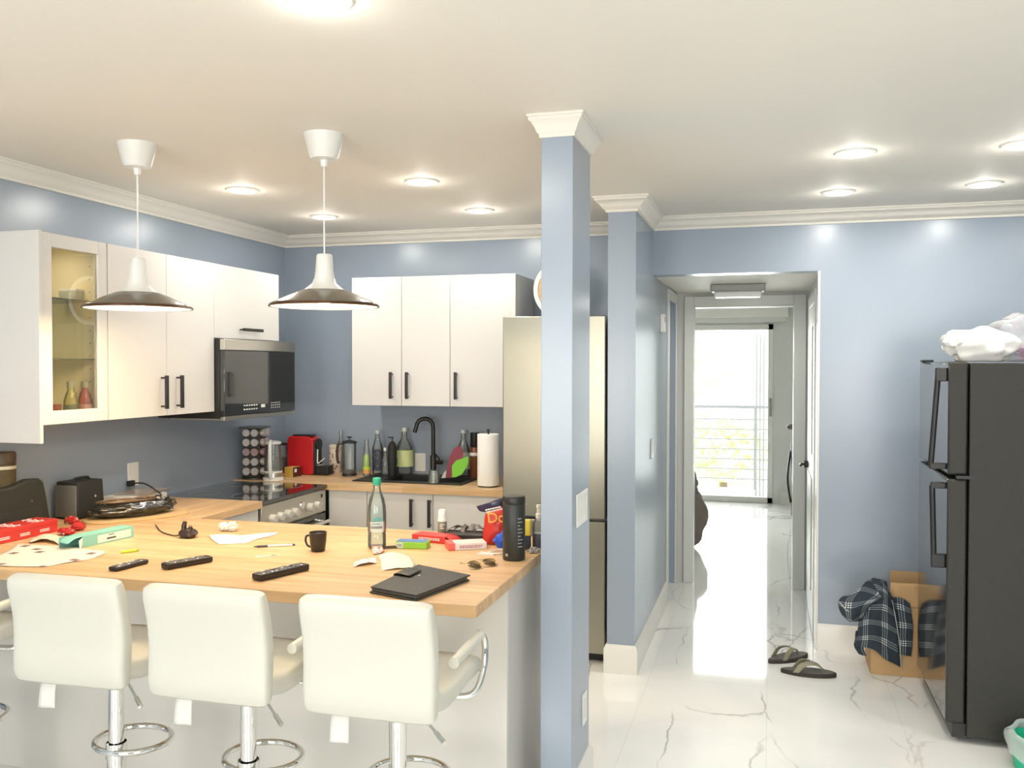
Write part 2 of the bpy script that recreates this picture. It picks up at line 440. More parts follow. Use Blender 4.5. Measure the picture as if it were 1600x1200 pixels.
crown = [(0, HC), (.012, HC), (.012, HC+.012), (.024, HC+.018), (.034, HC+.034), (.052, HC+.052), (.066, HC+.058), (.066, HC+.068), (.075, HC+.070), (.075, H), (0, H)]
struct('trim_1', MB().sweep([(XL, -1.88), (XL, YB), (-.832, YB), (-.832, 4.81), (-.683, 4.81), (-.683, YR), (3.2, YR), (3.2, -1.88)], crown), CEIL)
struct('trim_2', MB().sweep([(-.794, 3.18), (-.678, 3.18), (-.678, 3.504), (-.794, 3.504)], [(d*.6, z) for d, z in crown], True), CEIL)
bb = [(0, 0), (.016, 0), (.016, .13), (.010, .142), (.006, .152), (0, .152)]
struct('baseboard_column', MB().sweep([(-.832, 5.4), (-.832, 4.81), (-.683, 4.81), (-.683, 6.33)], bb), TRIM)
struct('baseboard_right', MB().sweep([(.282, YR), (3.2, YR)], bb), TRIM)
struct('baseboard_pillar', MB().sweep([(-.794, 3.18), (-.678, 3.18), (-.678, 3.504), (-.794, 3.504)], bb, True), TRIM)
struct('baseboard_far', MB().sweep([(GX1+.09, YF), (1.3, YF)], bb), TRIM)

# casing round the doorway at the end of the hall
cs = MB()
cs.box(-.62, -.548, 6.965, 7.0, 0, 2.18).box(.175, .262, 6.965, 7.0, 0, 2.18).box(-.548, .175, 6.965, 7.0, 2.108, 2.18)
cs.box(-.56, -.548, 7.0, 7.13, 0, 2.108).box(.175, .19, 7.0, 7.13, 0, 2.108).box(-.56, .19, 7.0, 7.13, 2.096, 2.115)
struct('trim_3', cs, HALLW, bevel=.004)
# white side door on the left of the hall, with casing
d = MB(); d.box(-.80, -.765, 6.42, 6.91, .01, 2.10)
for z0, z1 in ((.25, .95), (1.1, 1.95)): d.box(-.765, -.758, 6.50, 6.83, z0, z1)
dl = struct('door_1', d, HALLW, bevel=.004)
k = MB(); k.cyl((-.765, 6.47, .95), (-.725, 6.47, .95), .012); k.build('door_handle', BLACKM, dl)
struct('trim_4', MB().box(-.683, -.668, 6.33, 6.40, 0, 2.19).box(-.683, -.668, 6.93, 6.965, 0, 2.19).box(-.683, -.668, 6.40, 6.93, 2.12, 2.19), HALLW, bevel=.003)
# right hall wall: door with casing and a black handle
d = MB(); d.box(.262, .282, 5.80, 6.58, .01, 2.04)
for z0, z1 in ((.25, .95), (1.1, 1.9)): d.box(.256, .262, 5.92, 6.46, z0, z1)
dr = struct('door_2', d, HALLW, bevel=.003)
k = MB(); k.cyl((.262, 6.50, .98), (.235, 6.50, .98), .024).tube([(.235, 6.50, .98), (.215, 6.50, .98), (.212, 6.42, .98)], .009)
k.build('door_handle', BLACKM, dr)
struct('trim_5', MB().box(.262, .282, 5.72, 5.80, 0, 2.12).box(.262, .282, 6.58, 6.66, 0, 2.12).box(.262, .282, 5.80, 6.58, 2.04, 2.12), TRIM, bevel=.004)
struct('trim_6', MB().box(.270, .284, YR-.004, YR+.14, 0, 2.205), TRIM, bevel=.003)

# balcony door
bd = MB()
bd.box(GX0, GX0+.06, YF-.01, YF+.06, 0, GZ).box(GX1-.06, GX1, YF-.01, YF+.06, 0, GZ).box(GX0, GX1, YF-.01, YF+.06, GZ-.07, GZ).box(GX0, GX1, YF-.01, YF+.06, 0, .07)
wdr = struct('door_3', bd, TRIM, bevel=.004)
MB().box(GX0+.06, GX1-.06, YF+.02, YF+.028, .07, GZ-.07).build('glass_pane', PANE, wdr, smooth=False)
MB().box(GX1-.045, GX1-.015, YF-.04, YF-.01, 1.05, 1.27).cyl((GX1-.03, YF-.01, 1.16), (GX1-.03, YF-.06, 1.16), .012).build('door_handle', GREYPL, wdr, bevel=.004)
# roller blind box above the balcony door
t = thing('blind_cassette', 'white roller blind box fixed above the bright balcony door', 'blind', (-.5, YF-.08, 2.24))
MB().box(-1.25, .22, YF-.13, YF, 2.235, 2.36).build('cassette', TRIM, t, bevel=.012)
MB().box(-1.22, .19, YF-.10, YF-.09, 2.18, 2.24).build('rolled_fabric', HALLW, t, bevel=.003)
# balcony outside
struct('trim_7', MB().box(-2.6, 1.6, YF+.12, YF+1.5, -.12, -.02), TRIM, smooth=False)
RAIL = mat('shaded_white_metal', (.30, .30, .30), .4)  # white metal in shade; the shade is put into the colour as grey
t = thing('balcony_railing', 'pale balcony railing with thin horizontal bars outside the glass door', 'railing', (-.5, YF+1.35, -.02))
for x in (-2.2, -1.2, -.17, .9): MB().box(x-.02, x+.02, YF+1.33, YF+1.37, -.02, 1.10).build('post', RAIL, t, bevel=.003)
MB().box(-2.3, 1.2, YF+1.32, YF+1.38, 1.08, 1.12).build('top_rail', RAIL, t, bevel=.006)
for i in range(7): MB().cyl((-2.25, YF+1.35, .12+i*.135), (1.1, YF+1.35, .12+i*.135), .009, seg=8).build('bar', RAIL, t)
t = thing('folded_shutter', 'tall pale folded security shutter standing at the right of the balcony', 'shutter', (-.10, YF+.75, -.02))
for i in range(3): MB().box(-.16+i*.045, -.14+i*.045, YF+.72, YF+.78, -.02, 2.2).build('folded_leaf', RAIL, t, bevel=.003)
LEAF = mat('sunlit_foliage', (.74, .82, .42), .6); BARK = mat('bark', (.2, .14, .09), .9)
for i, (x, y, z, r, lb) in enumerate([(-1.9, 18, 1.7, 1.5, 'sunlit yellow-green tree beyond the balcony, seen through the upper left of the glass'), (-.9, 19.5, -.1, 1.0, 'low sunlit yellow-green tree beyond the balcony, seen between the lower railing bars')]):
    t = thing('tree', lb, 'tree', (x, y, -3.0))
    mb = MB()
    rd = random.Random(i)
    for k in range(900):
        a = rd.uniform(0, 2*PI); e = rd.uniform(-1, 1); q = r*rd.uniform(.55, 1)*(1+.25*math.sin(3*a+e*4))
        c = Vector((x+q*math.cos(a)*math.sqrt(1-e*e), y+q*math.sin(a)*math.sqrt(1-e*e), z+q*e*.75))
        s = rd.uniform(.06, .13); v1 = Vector((rd.uniform(-1, 1), rd.uniform(-1, 1), rd.uniform(-1, 1))).normalized()*s; v2 = v1.orthogonal().normalized()*s*.6
        mb.b.faces.new([mb.b.verts.new(c+w) for w in (-v1, v2, v1, -v2)])
    mb.build('foliage', LEAF, t, smooth=False)
    MB().cyl((x, y, -3), (x, y, z-r*.7), .14, .08).build('trunk', BARK, t)

# ---------------------------------------------------------------- lights of the room
LAMPE = mat('downlight_diffuser', (1, 1, 1), .5, emit=(1, .98, .93), es=22)
spots = [(-2.59, 4.08), (-2.58, 4.94), (-1.63, 4.13), (-1.61, 4.98), (.343, 4.07), (.339, 4.96), (1.014, 4.93), (.985, 4.10), (-1.065, 2.02), (-2.55, 1.95), (.55, 1.95), (1.7, 4.1), (1.7, 1.95)]  # last four are unseen lamps without fixtures, added for their light
slab = ['round recessed downlight over the left end of the back kitchen counter, nearer row', 'round recessed downlight close to the corner crown, behind the right pendant cord',
        'round recessed downlight right of the pendants, nearer of the pair before the sink cabinets', 'round recessed downlight right above the sink wall cabinets, beside the pillar',
        'large-looking recessed downlight before the hall, nearer one on the left', 'recessed downlight before the hall, farther one beside the crown',
        'recessed downlight above the right wall, farther one near the crown over the black fridge', 'recessed downlight cut by the right edge of the photo',
        'recessed downlight cut by the top edge of the photo above the pendants', 'added unseen lamp behind the camera on the left', 'added unseen lamp behind the camera at the centre', 'added unseen lamp out of view over the black fridge', 'added unseen lamp behind the camera on the right']
p0 = None
for i, (x, y) in enumerate(spots):
    if i == 0:
        p0 = thing('recessed_downlight', slab[0], 'ceiling light', (x, y, H), group='recessed downlights in the ceiling', world=False)
        MB().lathe([(.062, -.004), (.066, -.010), (.080, -.006), (.083, 0), (.062, 0)], 32, cap=False).build('trim_ring', TRIM, p0)
        MB().lathe([(0, -.003), (.063, -.003), (.063, 0), (0, 0)], 32).build('diffuser', LAMPE, p0)
    elif i < 9: dup(p0, (x, y, H), 0, slab[i])
    area('downlight_beam', (x, y, H-.02), (0, 0, 0), .11, 3.1, (1, .965, .88))  # also placed at the added unseen spots that have no fixture
    pl = bpy.data.lights.new('downlight_spill', 'POINT'); pl.energy = .9; pl.color = (1, .96, .87); pl.shadow_soft_size = .03
    po = bpy.data.objects.new('downlight_spill', pl); po.location = (x, y, H-.045); COL.objects.link(po)

# pendants
SHADE = mat('pendant_shade_metal', (.26, .24, .21), .22, .85)
RIM = mat('pendant_copper_rim', (.10, .045, .025), .35, .5)
BULB = mat('bulb_glow', (1, 1, 1), .5, emit=(1, .80, .5), es=9)
def pendant(x, y, zr, label):
    t = thing('pendant_lamp', label, 'pendant lamp', (x, y, zr), group='pendant lamps over the peninsula', world=False)
    top = H-zr
    MB().lathe([(0, top-.125), (.012, top-.125), (.016, top-.10), (.050, top-.095), (.056, top-.085), (.078, top)], 32).build('ceiling_canopy', WPLAST, t)
    MB().cyl((0, 0, .19), (0, 0, top-.11), .0035, seg=8).build('cord', WPLAST, t)
    MB().lathe([(0, .205), (.026, .205), (.030, .200), (.034, .145), (.038, .115), (.048, .090), (.072, .070), (.084, .064)], 40, cap=False).build('neck', WPLAST, t)
    sh = MB().lathe([(.084, .064), (.120, .050), (.200, .014), (.209, .008)], 48, cap=False).build('shade', SHADE, t, solid=.002)
    MB().lathe([(.209, .010), (.213, .004), (.213, 0), (.207, 0), (.205, .006)], 48, cap=False).build('rim', RIM, sh)
    MB().lathe([(.205, .001), (.196, .011), (.118, .046), (.080, .060), (.03, .085), (0, .085)], 48, cap=False).build('inner_reflector', WARMIN, t)
    MB().lathe([(0, .004), (.022, .010), (.030, .030), (.024, .055), (.014, .075)], 24).build('bulb', BULB, t)
    area('pendant_glow', (x, y, zr-.006), (0, 0, 0), .34, 6, (1, .74, .42))
    return t
pz = on_y(216, 481, 3.1).z
P1 = on_y(216, 481, 3.13); P2 = on_y(507, 478, 3.2)
pendant(P1.x, P1.y, P1.z-.004, 'pendant lamp with dark conical shade hanging in front of the glass cabinet')
pendant(P2.x, P2.y, P2.z-.004, 'pendant lamp with grey conical shade hanging between the two wall cabinet runs')

# hall ceiling lamp and small ceiling plate
t = thing('hall_ceiling_lamp', 'grey boxy flush lamp on the hall ceiling', 'ceiling light', (-.205, 6.33, 2.205))
MB().box(-.385, -.025, 6.24, 6.42, 2.155, 2.205).build('housing', GREYPL, t, bevel=.012)
MB().box(-.36, -.05, 6.255, 6.405, 2.118, 2.156, taper=None, bev=.012).build('diffuser', mat('hall_diffuser', (.8, .8, .78), .4), t)
area('hall_lamp_light', (-.205, 6.33, 2.10), (0, 0, 0), .2, 3, (1, .97, .9))

# ---------------------------------------------------------------- kitchen: upper cabinets
ZT, ZB, XF = 2.205, 1.403, -2.89
def bar_handle(mb, p, axis, L, out, r=.0055, so=.032):
    """bar handle centred at p on the door face, along axis, standing off along out"""
    p, a, o = Vector(p), Vector(axis), Vector(out)
    q = p+o*so
    mb.box(-.007, .007, -.0085, .0085, -L/2, L/2, frame_z(q, a, o), bev=.002)
    for s in (-1, 1): mb.cyl(p+a*(s*(L/2-.012)), q+a*(s*(L/2-.012)), .0048, seg=10)
    return mb
def frame_z(o, z, x):
    z = Vector(z).normalized(); x = Vector(x).normalized(); y = z.cross(x)
    return Matrix(((x.x, y.x, z.x, o[0]), (x.y, y.y, z.y, o[1]), (x.z, y.z, z.z, o[2]), (0, 0, 0, 1)))

# glass cabinet
y0, y1 = 3.065, 3.452
t = thing('glass_front_cabinet', 'white wall cabinet with a glass door, left end of the left wall run', 'cabinet', (XL+.2, 3.26, ZB))
c = MB(); xi = XF-.022
c.box(XL, xi, y0+.001, y0+.018, ZB, ZT).box(XL, xi, y1-.018, y1, ZB, ZT).box(XL, xi, y0+.018, y1-.018, ZT-.018, ZT).box(XL, xi, y0+.018, y1-.018, ZB, ZB+.018).box(XL, XL+.006, y0+.018, y1-.018, ZB+.018, ZT-.018)
ca = c.build('carcass', CABIN, t, smooth=False)
hl = MB()
for k in range(11):
    for yy, s in ((y1-.018, -1),): hl.cyl((XF-.08, yy, 1.52+k*.058), (XF-.08, yy+s*.0012, 1.52+k*.058), .003, seg=8)
hl.build('shelf_pin_holes', mat('hole_brown', (.18, .12, .07), .8), ca)
d = MB(); w = .057
d.box(xi, XF, y0+.002, y0+w, ZB, ZT).box(xi, XF, y1-w, y1-.002, ZB, ZT).box(xi, XF, y0+w, y1-w, ZB, ZB+w).box(xi, XF, y0+w, y1-w, ZT-w, ZT)
do = d.build('door', CAB, t, bevel=.002)
MB().box(xi+.008, xi+.012, y0+w, y1-w, ZB+w, ZT-w).build('glass_pane', PANE, do, smooth=False)
SHG = glassy('shelf_glass', (.80, .84, .72), .9, .05)
for z in (1.675, 1.935): MB().box(XL+.01, xi-.02, y0+.02, y1-.02, z, z+.007).build('glass_shelf', SHG, t, smooth=False)
MB().box(XL, XF+.004, y0-.018, y0, 1.328, ZT+.004).build('cover_panel', CAB, t, bevel=.0015)
area('cabinet_fill', (XF-.17, (y0+y1)/2, ZT-.03), (0, 0, 0), .10, .45, (1, .84, .58))  # fill lamp added to brighten the cabinet inside, no fixture here

# double cabinet on left wall
t = thing('wall_cabinet', 'white double-door wall cabinet between the glass cabinet and the microwave', 'cabinet', (XL+.2, 3.86, ZB))
MB().box(XL, XF-.022, 3.455, 4.270, ZB, ZT).build('carcass', CAB, t, smooth=False)
for a, b, hy in ((3.456, 3.868, 3.826), (3.871, 4.270, 3.947)):
    dd = MB().box(XF-.020, XF, a, b, ZB, ZT).build('door', CAB, t, bevel=.0015)
    bar_handle(MB(), (XF, hy, 1.52), (0, 0, 1), .165, (1, 0, 0)).build('handle', BLACKM, dd)
t = thing('wall_cabinet', 'short white lift-up cabinet directly above the microwave', 'cabinet', (XL+.2, 4.6, 1.80))
MB().box(XL, XF-.022, 4.273, 4.944, 1.802, ZT).build('carcass', CAB, t, smooth=False)
dd = MB().box(XF-.020, XF, 4.273, 4.944, 1.802, ZT).build('door', CAB, t, bevel=.0015)
bar_handle(MB(), (XF, 4.608, 1.856), (0, 1, 0), .2, (1, 0, 0)).build('handle', BLACKM, dd)
# back wall cabinets
YFc = 5.216
t = thing('wall_cabinet', 'white double-door wall cabinet left above the sink', 'cabinet', (-2.2, YB-.2, ZB))
MB().box(-2.532, -1.878, YFc+.022, YB, ZB, ZT).build('carcass', CAB, t, smooth=False)
for a, b, hx in ((-2.532, -2.197, -2.257), (-2.194, -1.878, -2.150)):
    dd = MB().box(a, b, YFc, YFc+.020, ZB, ZT).build('door', CAB, t, bevel=.0015)
    bar_handle(MB(), (hx, YFc, 1.53), (0, 0, 1), .165, (0, -1, 0)).build('handle', BLACKM, dd)
t = thing('wall_cabinet', 'white single-door wall cabinet beside the steel fridge', 'cabinet', (-1.66, YB-.2, ZB))
MB().box(-1.876, -1.461, YFc+.022, YB, ZB, ZT).build('carcass', CAB, t, smooth=False)
dd = MB().box(-1.875, -1.461, YFc, YFc+.020, ZB, ZT).build('door', CAB, t, bevel=.0015)
bar_handle(MB(), (-1.831, YFc, 1.53), (0, 0, 1), .165, (0, -1, 0)).build('handle', BLACKM, dd)

# microwave
t = thing('microwave_oven', 'black over-the-range microwave with a steel top strip', 'microwave', (-3.05, 4.65, 1.36))
xm = -2.83
bdy = MB().box(XL+.002, xm-.03, 4.275, 5.03, 1.362, 1.798).build('body', BPLAST, t, bevel=.003)
MB().box(XL+.05, xm-.05, 4.32, 4.99, 1.352, 1.363).build('underside_grille', GREYPL, bdy, bevel=.002)
dm = MB().box(xm-.028, xm, 4.275, 5.03, 1.376, 1.735).build('door', BGLASS, t, bevel=.003)
MB().box(xm-.028, xm+.001, 4.275, 5.03, 1.737, 1.796).build('top_strip', STEEL, t, bevel=.002)
MB().box(xm-.028, xm-.002, 4.275, 5.03, 1.352, 1.374).build('bottom_strip', STEEL, t, bevel=.002)
kp = MB(); F = frame((xm+.0003, 4.62, 1.418), (0, 1, 0), (0, 0, 1))
for r in range(2):
    for q in range(6): kp.box(-.16+q*.025, -.145+q*.025, .006-r*.022, .013-r*.022, 0, .0006, F)
for r in range(3):
    for q in range(5): kp.box(.13+q*.022, .139+q*.022, .012-r*.014, .017-r*.014, 0, .0006, F)
kp.box(.02, .062, -.008, .010, 0, .0006, F)
kp.build('keypad_print', mat('keypad_print', (.75, .78, .72), .5), dm, smooth=False)

# ---------------------------------------------------------------- range
t = thing('electric_range', 'stainless electric range with black glass cooktop and white knobs', 'stove', (-2.93, 4.65, 0))
sx = -2.605
MB().box(XL+.01, sx-.02, 4.268, 4.990, .02, .90).build('body', STEEL, t, bevel=.003)
ck = MB().box(XL+.004, sx+.012, 4.262, 4.995, .903, .927).build('cooktop', BGLASS, t, bevel=.003)
rg = MB()
for x, y, r in ((-3.08, 4.45, .085), (-2.78, 4.45, .105), (-3.08, 4.85, .105), (-2.78, 4.85, .085)):
    rg.lathe([(r, .9272), (r, .9276), (r-.003, .9276), (r-.003, .9272)], 40, Matrix.Translation((x, y, 0)), cap=False)
rg.build('burner_rings', GREYPL, ck)
cp = MB().box(sx-.02, sx+.004, 4.268, 4.990, .765, .900).build('control_panel', STEEL, t, bevel=.003)
KN = mat('knob_white', (.55, .53, .48), .3)
for y in (4.36, 4.44, 4.52, 4.60, 4.78, 4.86):
    MB().lathe([(0, 0), (.026, 0), (.024, .026), (.020, .032), (0, .032)], 24, frame_z((sx+.004, y, .818), (1, 0, 0), (0, 0, 1))).build('knob', KN, cp)
MB().lathe([(0, 0), (.024, 0), (.022, .006), (0, .006)], 24, frame_z((sx+.004, 4.70, .842), (1, 0, 0), (0, 0, 1))).build('clock', CHROME, cp)
MB().box(sx+.004, sx+.006, 4.93, 4.948, .855, .875).build('switch', BPLAST, cp)
od = MB().box(sx-.018, sx+.006, 4.272, 4.986, .16, .758).build('oven_door', BGLASS, t, bevel=.003)
MB().cyl((sx+.05, 4.32, .715), (sx+.05, 4.95, .715), .011).cyl((sx+.006, 4.35, .715), (sx+.05, 4.35, .715), .007).cyl((sx+.006, 4.92, .715), (sx+.05, 4.92, .715), .007).build('handle', CHROME, od)
MB().box(sx-.018, sx+.002, 4.272, 4.986, .03, .152).build('warming_drawer', STEEL, t, bevel=.003)

# ---------------------------------------------------------------- worktops and base cabinets
def wt(name, label, x0, x1, y0, y1, m):
    o = MB().box(x0, x1, y0, y1, TOP-.038, TOP).build(name, m, bevel=.0025); return tag(o, label, 'worktop')
wt('worktop', 'butcher block worktop of the peninsula in front of the bar stools', XL+.001, -.842, 2.569, 3.690, WOODX)
wt('worktop', 'short butcher block worktop along the left wall before the range', XL+.001, -2.590, 3.692, 4.258, WOODY)
sw = MB()   # back worktop with a cut-out for the sink
SX0, SX1, SY0, SY1 = -2.33, -1.80, 5.20, 5.52
yfr = 5.0
sw.box(XL+.001, SX0, yfr, YB-.001, TOP-.038, TOP).box(SX1, -1.462, yfr, YB-.001, TOP-.038, TOP).box(SX0, SX1, yfr, SY0, TOP-.038, TOP).box(SX0, SX1, SY1, YB-.001, TOP-.038, TOP)
bmesh.ops.remove_doubles(sw.b, verts=sw.b.verts, dist=1e-5)
tag(sw.build('worktop', WOODX), 'butcher block worktop along the back wall holding the black sink', 'worktop')
zb0 = TOP-.039
yd = 5.03
t = thing('base_cabinet', 'white corner base cabinet right of the range with one plain door', 'cabinet', (-2.5, 5.3, 0))
MB().box(-2.60, -2.345, yd+.022, YB, .1, zb0).build('carcass', CAB, t, smooth=False)
MB().box(-2.600, -2.347, yd, yd+.02, .1, zb0-.004).build('door', CAB, t, bevel=.0015)
MB().box(-2.60, -2.345, yd+.06, YB-.004, 0, .1).build('plinth', CAB, t, smooth=False)
t = thing('base_cabinet', 'white double-door base cabinet under the sink with black bar handles', 'cabinet', (-1.9, 5.3, 0))
MB().box(-2.343, -1.464, yd+.022, YB-.004, .1, .70).box(-2.343, -1.464, yd+.022, yd+.04, .70, zb0).box(-2.343, -2.325, yd+.04, YB-.004, .70, zb0).box(-1.482, -1.464, yd+.04, YB-.004, .70, zb0).build('carcass', CAB, t, smooth=False)
for a, b, hpx in ((-2.343, -1.918, 645), (-1.915, -1.464, 673)):
    dd = MB().box(a, b, yd, yd+.02, .1, zb0-.004).build('door', CAB, t, bevel=.0015)
    bar_handle(MB(), (on_y(hpx, 800, yd).x, yd, .775), (0, 0, 1), .165, (0, -1, 0)).build('handle', BLACKM, dd)
MB().box(-2.343, -1.464, yd+.06, YB-.004, 0, .1).build('plinth', CAB, t, smooth=False)
t = thing('base_cabinet', 'white base cabinet left of the range under the short worktop', 'cabinet', (-2.9, 3.95, 0))
MB().box(XL+.001, -2.64, 3.64, 4.255, .1, zb0).build('carcass', CAB, t, smooth=False)
MB().box(-2.638, -2.618, 3.66, 4.255, .1, zb0-.004).build('door', CAB, t, bevel=.0015)
MB().box(XL+.001, -2.68, 3.64, 4.255, 0, .1).build('plinth', CAB, t, smooth=False)
t = thing('peninsula_base', 'white panelled base carrying the peninsula worktop behind the bar stools', 'cabinet', (-2.05, 3.3, 0))
MB().box(XL+.001, -.90, 3.012, 3.62, .1, zb0).build('carcass', CAB, t, smooth=False)
PNL = mat('white_panel_satin', (.72, .70, .65), .38)
MB().box(XL+.001, -1.31, 2.992, 3.010, 0, zb0).build('back_panel', PNL, t, bevel=.001)
MB().box(-1.308, -.868, 2.992, 3.010, 0, zb0).build('back_panel', PNL, t, bevel=.001)
MB().box(-.886, -.868, 3.011, 3.64, 0, zb0).build('end_panel', CAB, t, bevel=.001)
MB().box(XL+.001, -.95, 3.10, 3.57, 0, .1).build('plinth', CAB, t, smooth=False)

# sink
SNK = mat('black_granite_sink', (.012, .013, .012), .45, bump=(300, .15))
t = thing('kitchen_sink', 'black drop-in sink set in the back worktop', 'sink', (-2.06, 5.36, TOP))
b = MB(); rx0, rx1, ry0, ry1 = -2.50, -1.775, 5.145, 5.575
zz = TOP+.001
ix0, ix1, iy0, iy1 = SX0+.01, SX1-.01, SY0+.01, SY1-.01
b.box(rx0, rx1, ry0, iy0, zz, zz+.007).box(rx0, rx1, iy1, ry1, zz, zz+.007).box(rx0, ix0, iy0, iy1, zz, zz+.007).box(ix1, rx1, iy0, iy1, zz, zz+.007)
rim = b.build('rim', SNK, t, bevel=.002)
b = MB(); zb = TOP-.18
b.box(ix0, ix0+.008, iy0, iy1, zb, zz).box(ix1-.008, ix1, iy0, iy1, zb, zz).box(ix0, ix1, iy0, iy0+.008, zb, zz).box(ix0, ix1, iy1-.008, iy1, zb, zz).box(ix0, ix1, iy0, iy1, zb-.008, zb)
b.build('bowl', SNK, t)
# faucet: base stands at the back of the rim
fx = on_y(677, 700, 5.54).x; fb = Vector((fx, 5.54, zz+.007)); ztp = on_y(677, 654, 5.54).z
t = thing('kitchen_faucet', 'tall black gooseneck faucet behind the sink', 'faucet', fb)
rr = .055
dirx = Vector((-.93, -.37, 0)).normalized()
pts = [fb, fb+Vector((0, 0, (ztp-fb.z)*.4)), Vector((fb.x, fb.y, ztp-rr))]
for k in range(1, 9):
    a = PI*k/8; pts.append(Vector((fb.x, fb.y, ztp-rr))+dirx*(rr-rr*math.cos(a))+Vector((0, 0, rr*math.sin(a))))
pts.append(pts[-1]+Vector((0, 0, -.035))+dirx*.012)
MB().tube(pts, .0135, 14).build('spout', BLACKM, t)
MB().lathe([(.026, 0), (.026, .004), (.020, .008), (.020, .125), (.016, .13)], 20, Matrix.Translation(fb)).build('body', BLACKM, t)
MB().cyl(fb+Vector((0, 0, .085)), fb+Vector((.07, -.02, .085)), .014).tube([fb+Vector((.05, -.012, .085)), fb+Vector((.045, -.02, .115)), fb+Vector((.02, -.04, .15))], .005).build('lever', BLACKM, t)

# ---------------------------------------------------------------- steel fridge behind the pillar
t = thing('refrigerator', 'tall stainless fridge standing behind the blue pillar', 'fridge', (-1.16, 5.3, 0))
FS = mat('fridge_steel', (.36, .345, .28), .33, .85)
MB().box(-1.452, -.862, 4.98, YB-.02, .05, 1.925).build('cabinet_body', GREYPL, t, bevel=.004)
MB().box(-1.452, -.862, 4.915, 4.975, .805, 1.930).build('door', FS, t, bevel=.006)
MB().box(-1.452, -.862, 4.915, 4.975, .055, .790).build('freezer_drawer', FS, t, bevel=.006)
MB().box(-1.45, -.864, 4.97, 5.0, .008, .052).build('kick_grille', BPLAST, t, bevel=.002)
t = thing('round_tray', 'round beige tray with a white rim standing on the steel fridge', 'tray', (-1.17, 5.30, 1.931))
M = Matrix.Translation((on_y(877, 462, 5.32).x, 5.32, 1.931+.176)) @ Matrix.Rotation(.10, 4, 'X') @ Matrix.Rotation(PI/2, 4, 'X')
MB().lathe([(0, -.004), (.145, -.004), (.145, .004), (0, .004)], 48, M).build('disc', mat('tray_beige', (.62, .42, .24), .6, var=(30, .2)), t)
MB().lathe([(.145, -.008), (.170, -.014), (.174, 0), (.170, .012), (.145, .008)], 48, M, cap=False).build('rim', WPLAST, t)

# ---------------------------------------------------------------- black fridge on the right
FX, FY0, FY1, FZ = .755, 4.31, 5.10, 1.672
t = thing('refrigerator', 'black top-freezer fridge on the right facing the kitchen', 'fridge', (1.15, 4.7, 0))
xd = FX+.085
MB().box(xd, 1.50, FY0, FY1, .03, FZ-.006).build('cabinet_body', FRB, t, bevel=.004)
zs = on_x(1500, 737, .80).z
zsplit = 1.165
fd = MB().box(FX, xd-.006, FY0+.004, FY1, zsplit+.012, FZ).build('freezer_door', [FRB, FRG], t, bevel=.010)
ld = MB().box(FX, xd-.006, FY0+.004, FY1, .085, zsplit-.006).build('fridge_door', [FRB, FRG], t, bevel=.010)
for o in (fd, ld):
    for p in o.data.polygons:
        if p.normal.x < -.9: p.material_index = 1
MB().box(FX+.03, xd+.02, FY0+.02, FY1-.02, .02, .082).build('kick_grille', BPLAST, t)
MB().box(xd-.05, xd+.03, FY0-.004, FY0+.03, zsplit-.004, zsplit+.010).build('hinge', BPLAST, t)
# long angled handles near the camera side of the door
hy = FY0+.05
def fr_handle(z0, z1, so0, so1, par):
    m_ = MB(); x = FX
    m_.tube([(x-so0, hy, z0), (x-(so0*.5+so1*.5), hy, (z0+z1)/2), (x-so1, hy, z1)], .013, 10, 5)
    m_.box(x-so0-.012, x, hy-.014, hy+.014, z0-.03, z0+.03)
    m_.box(x-so1-.006, x, hy-.012, hy+.012, z1-.014, z1+.014)
    m_.build('handle', BPLAST, par, bevel=.004)
fr_handle(1.615, 1.21, .035, .062, fd)
fr_handle(.79, 1.125, .045, .055, ld)
MB().box(FX-.002, FX+.05, FY1-.10, FY1-.02, FZ, FZ+.012).build('top_hinge_cover', BPLAST, t, bevel=.003)

# bags on the fridge
PB = glassy('thin_white_plastic', (.90, .90, .88), .30, .25, 1.3); PB2 = glassy('clear_film', (.86, .88, .90), .62, .15, 1.35)
t = thing('plastic_bag', 'bunched white plastic bag on top of the black fridge', 'bag', (.93, 4.44, FZ))
c = on_y(1528, 540, 4.55)
c = on_y(1532, 540, 4.44)
MB().blob((c.x, 4.44, FZ+.066), (.145, .09, .085), .13, 2.0, 3, -.0655, 4).build('bag_body', mat('milky_plastic', (.88, .87, .84), .35, sub=.0), t)
MB().blob((c.x-.10, 4.43, FZ+.085), (.06, .06, .055), .25, 2.5, 8, -.07, 3).build('bag_handle_fold', PB, t)
t = thing('plastic_bag', 'clear plastic bag with pink packets inside, right of the white bag', 'bag', (1.10, 4.68, FZ))
c = on_y(1592, 530, 4.68)
MB().blob((c.x+.01, 4.68, FZ+.095), (.17, .12, .125), .14, 2.2, 5, -.0945, 4).build('bag_body', PB2, t)
MB().blob((c.x+.07, 4.66, FZ+.05), (.08, .07, .045), .35, 4, 2, -.0465, 3).build('pink_packets', dots('pink_wrap', (.62, .15, .42), (.85, .7, .8), 30, .3, .4), t)

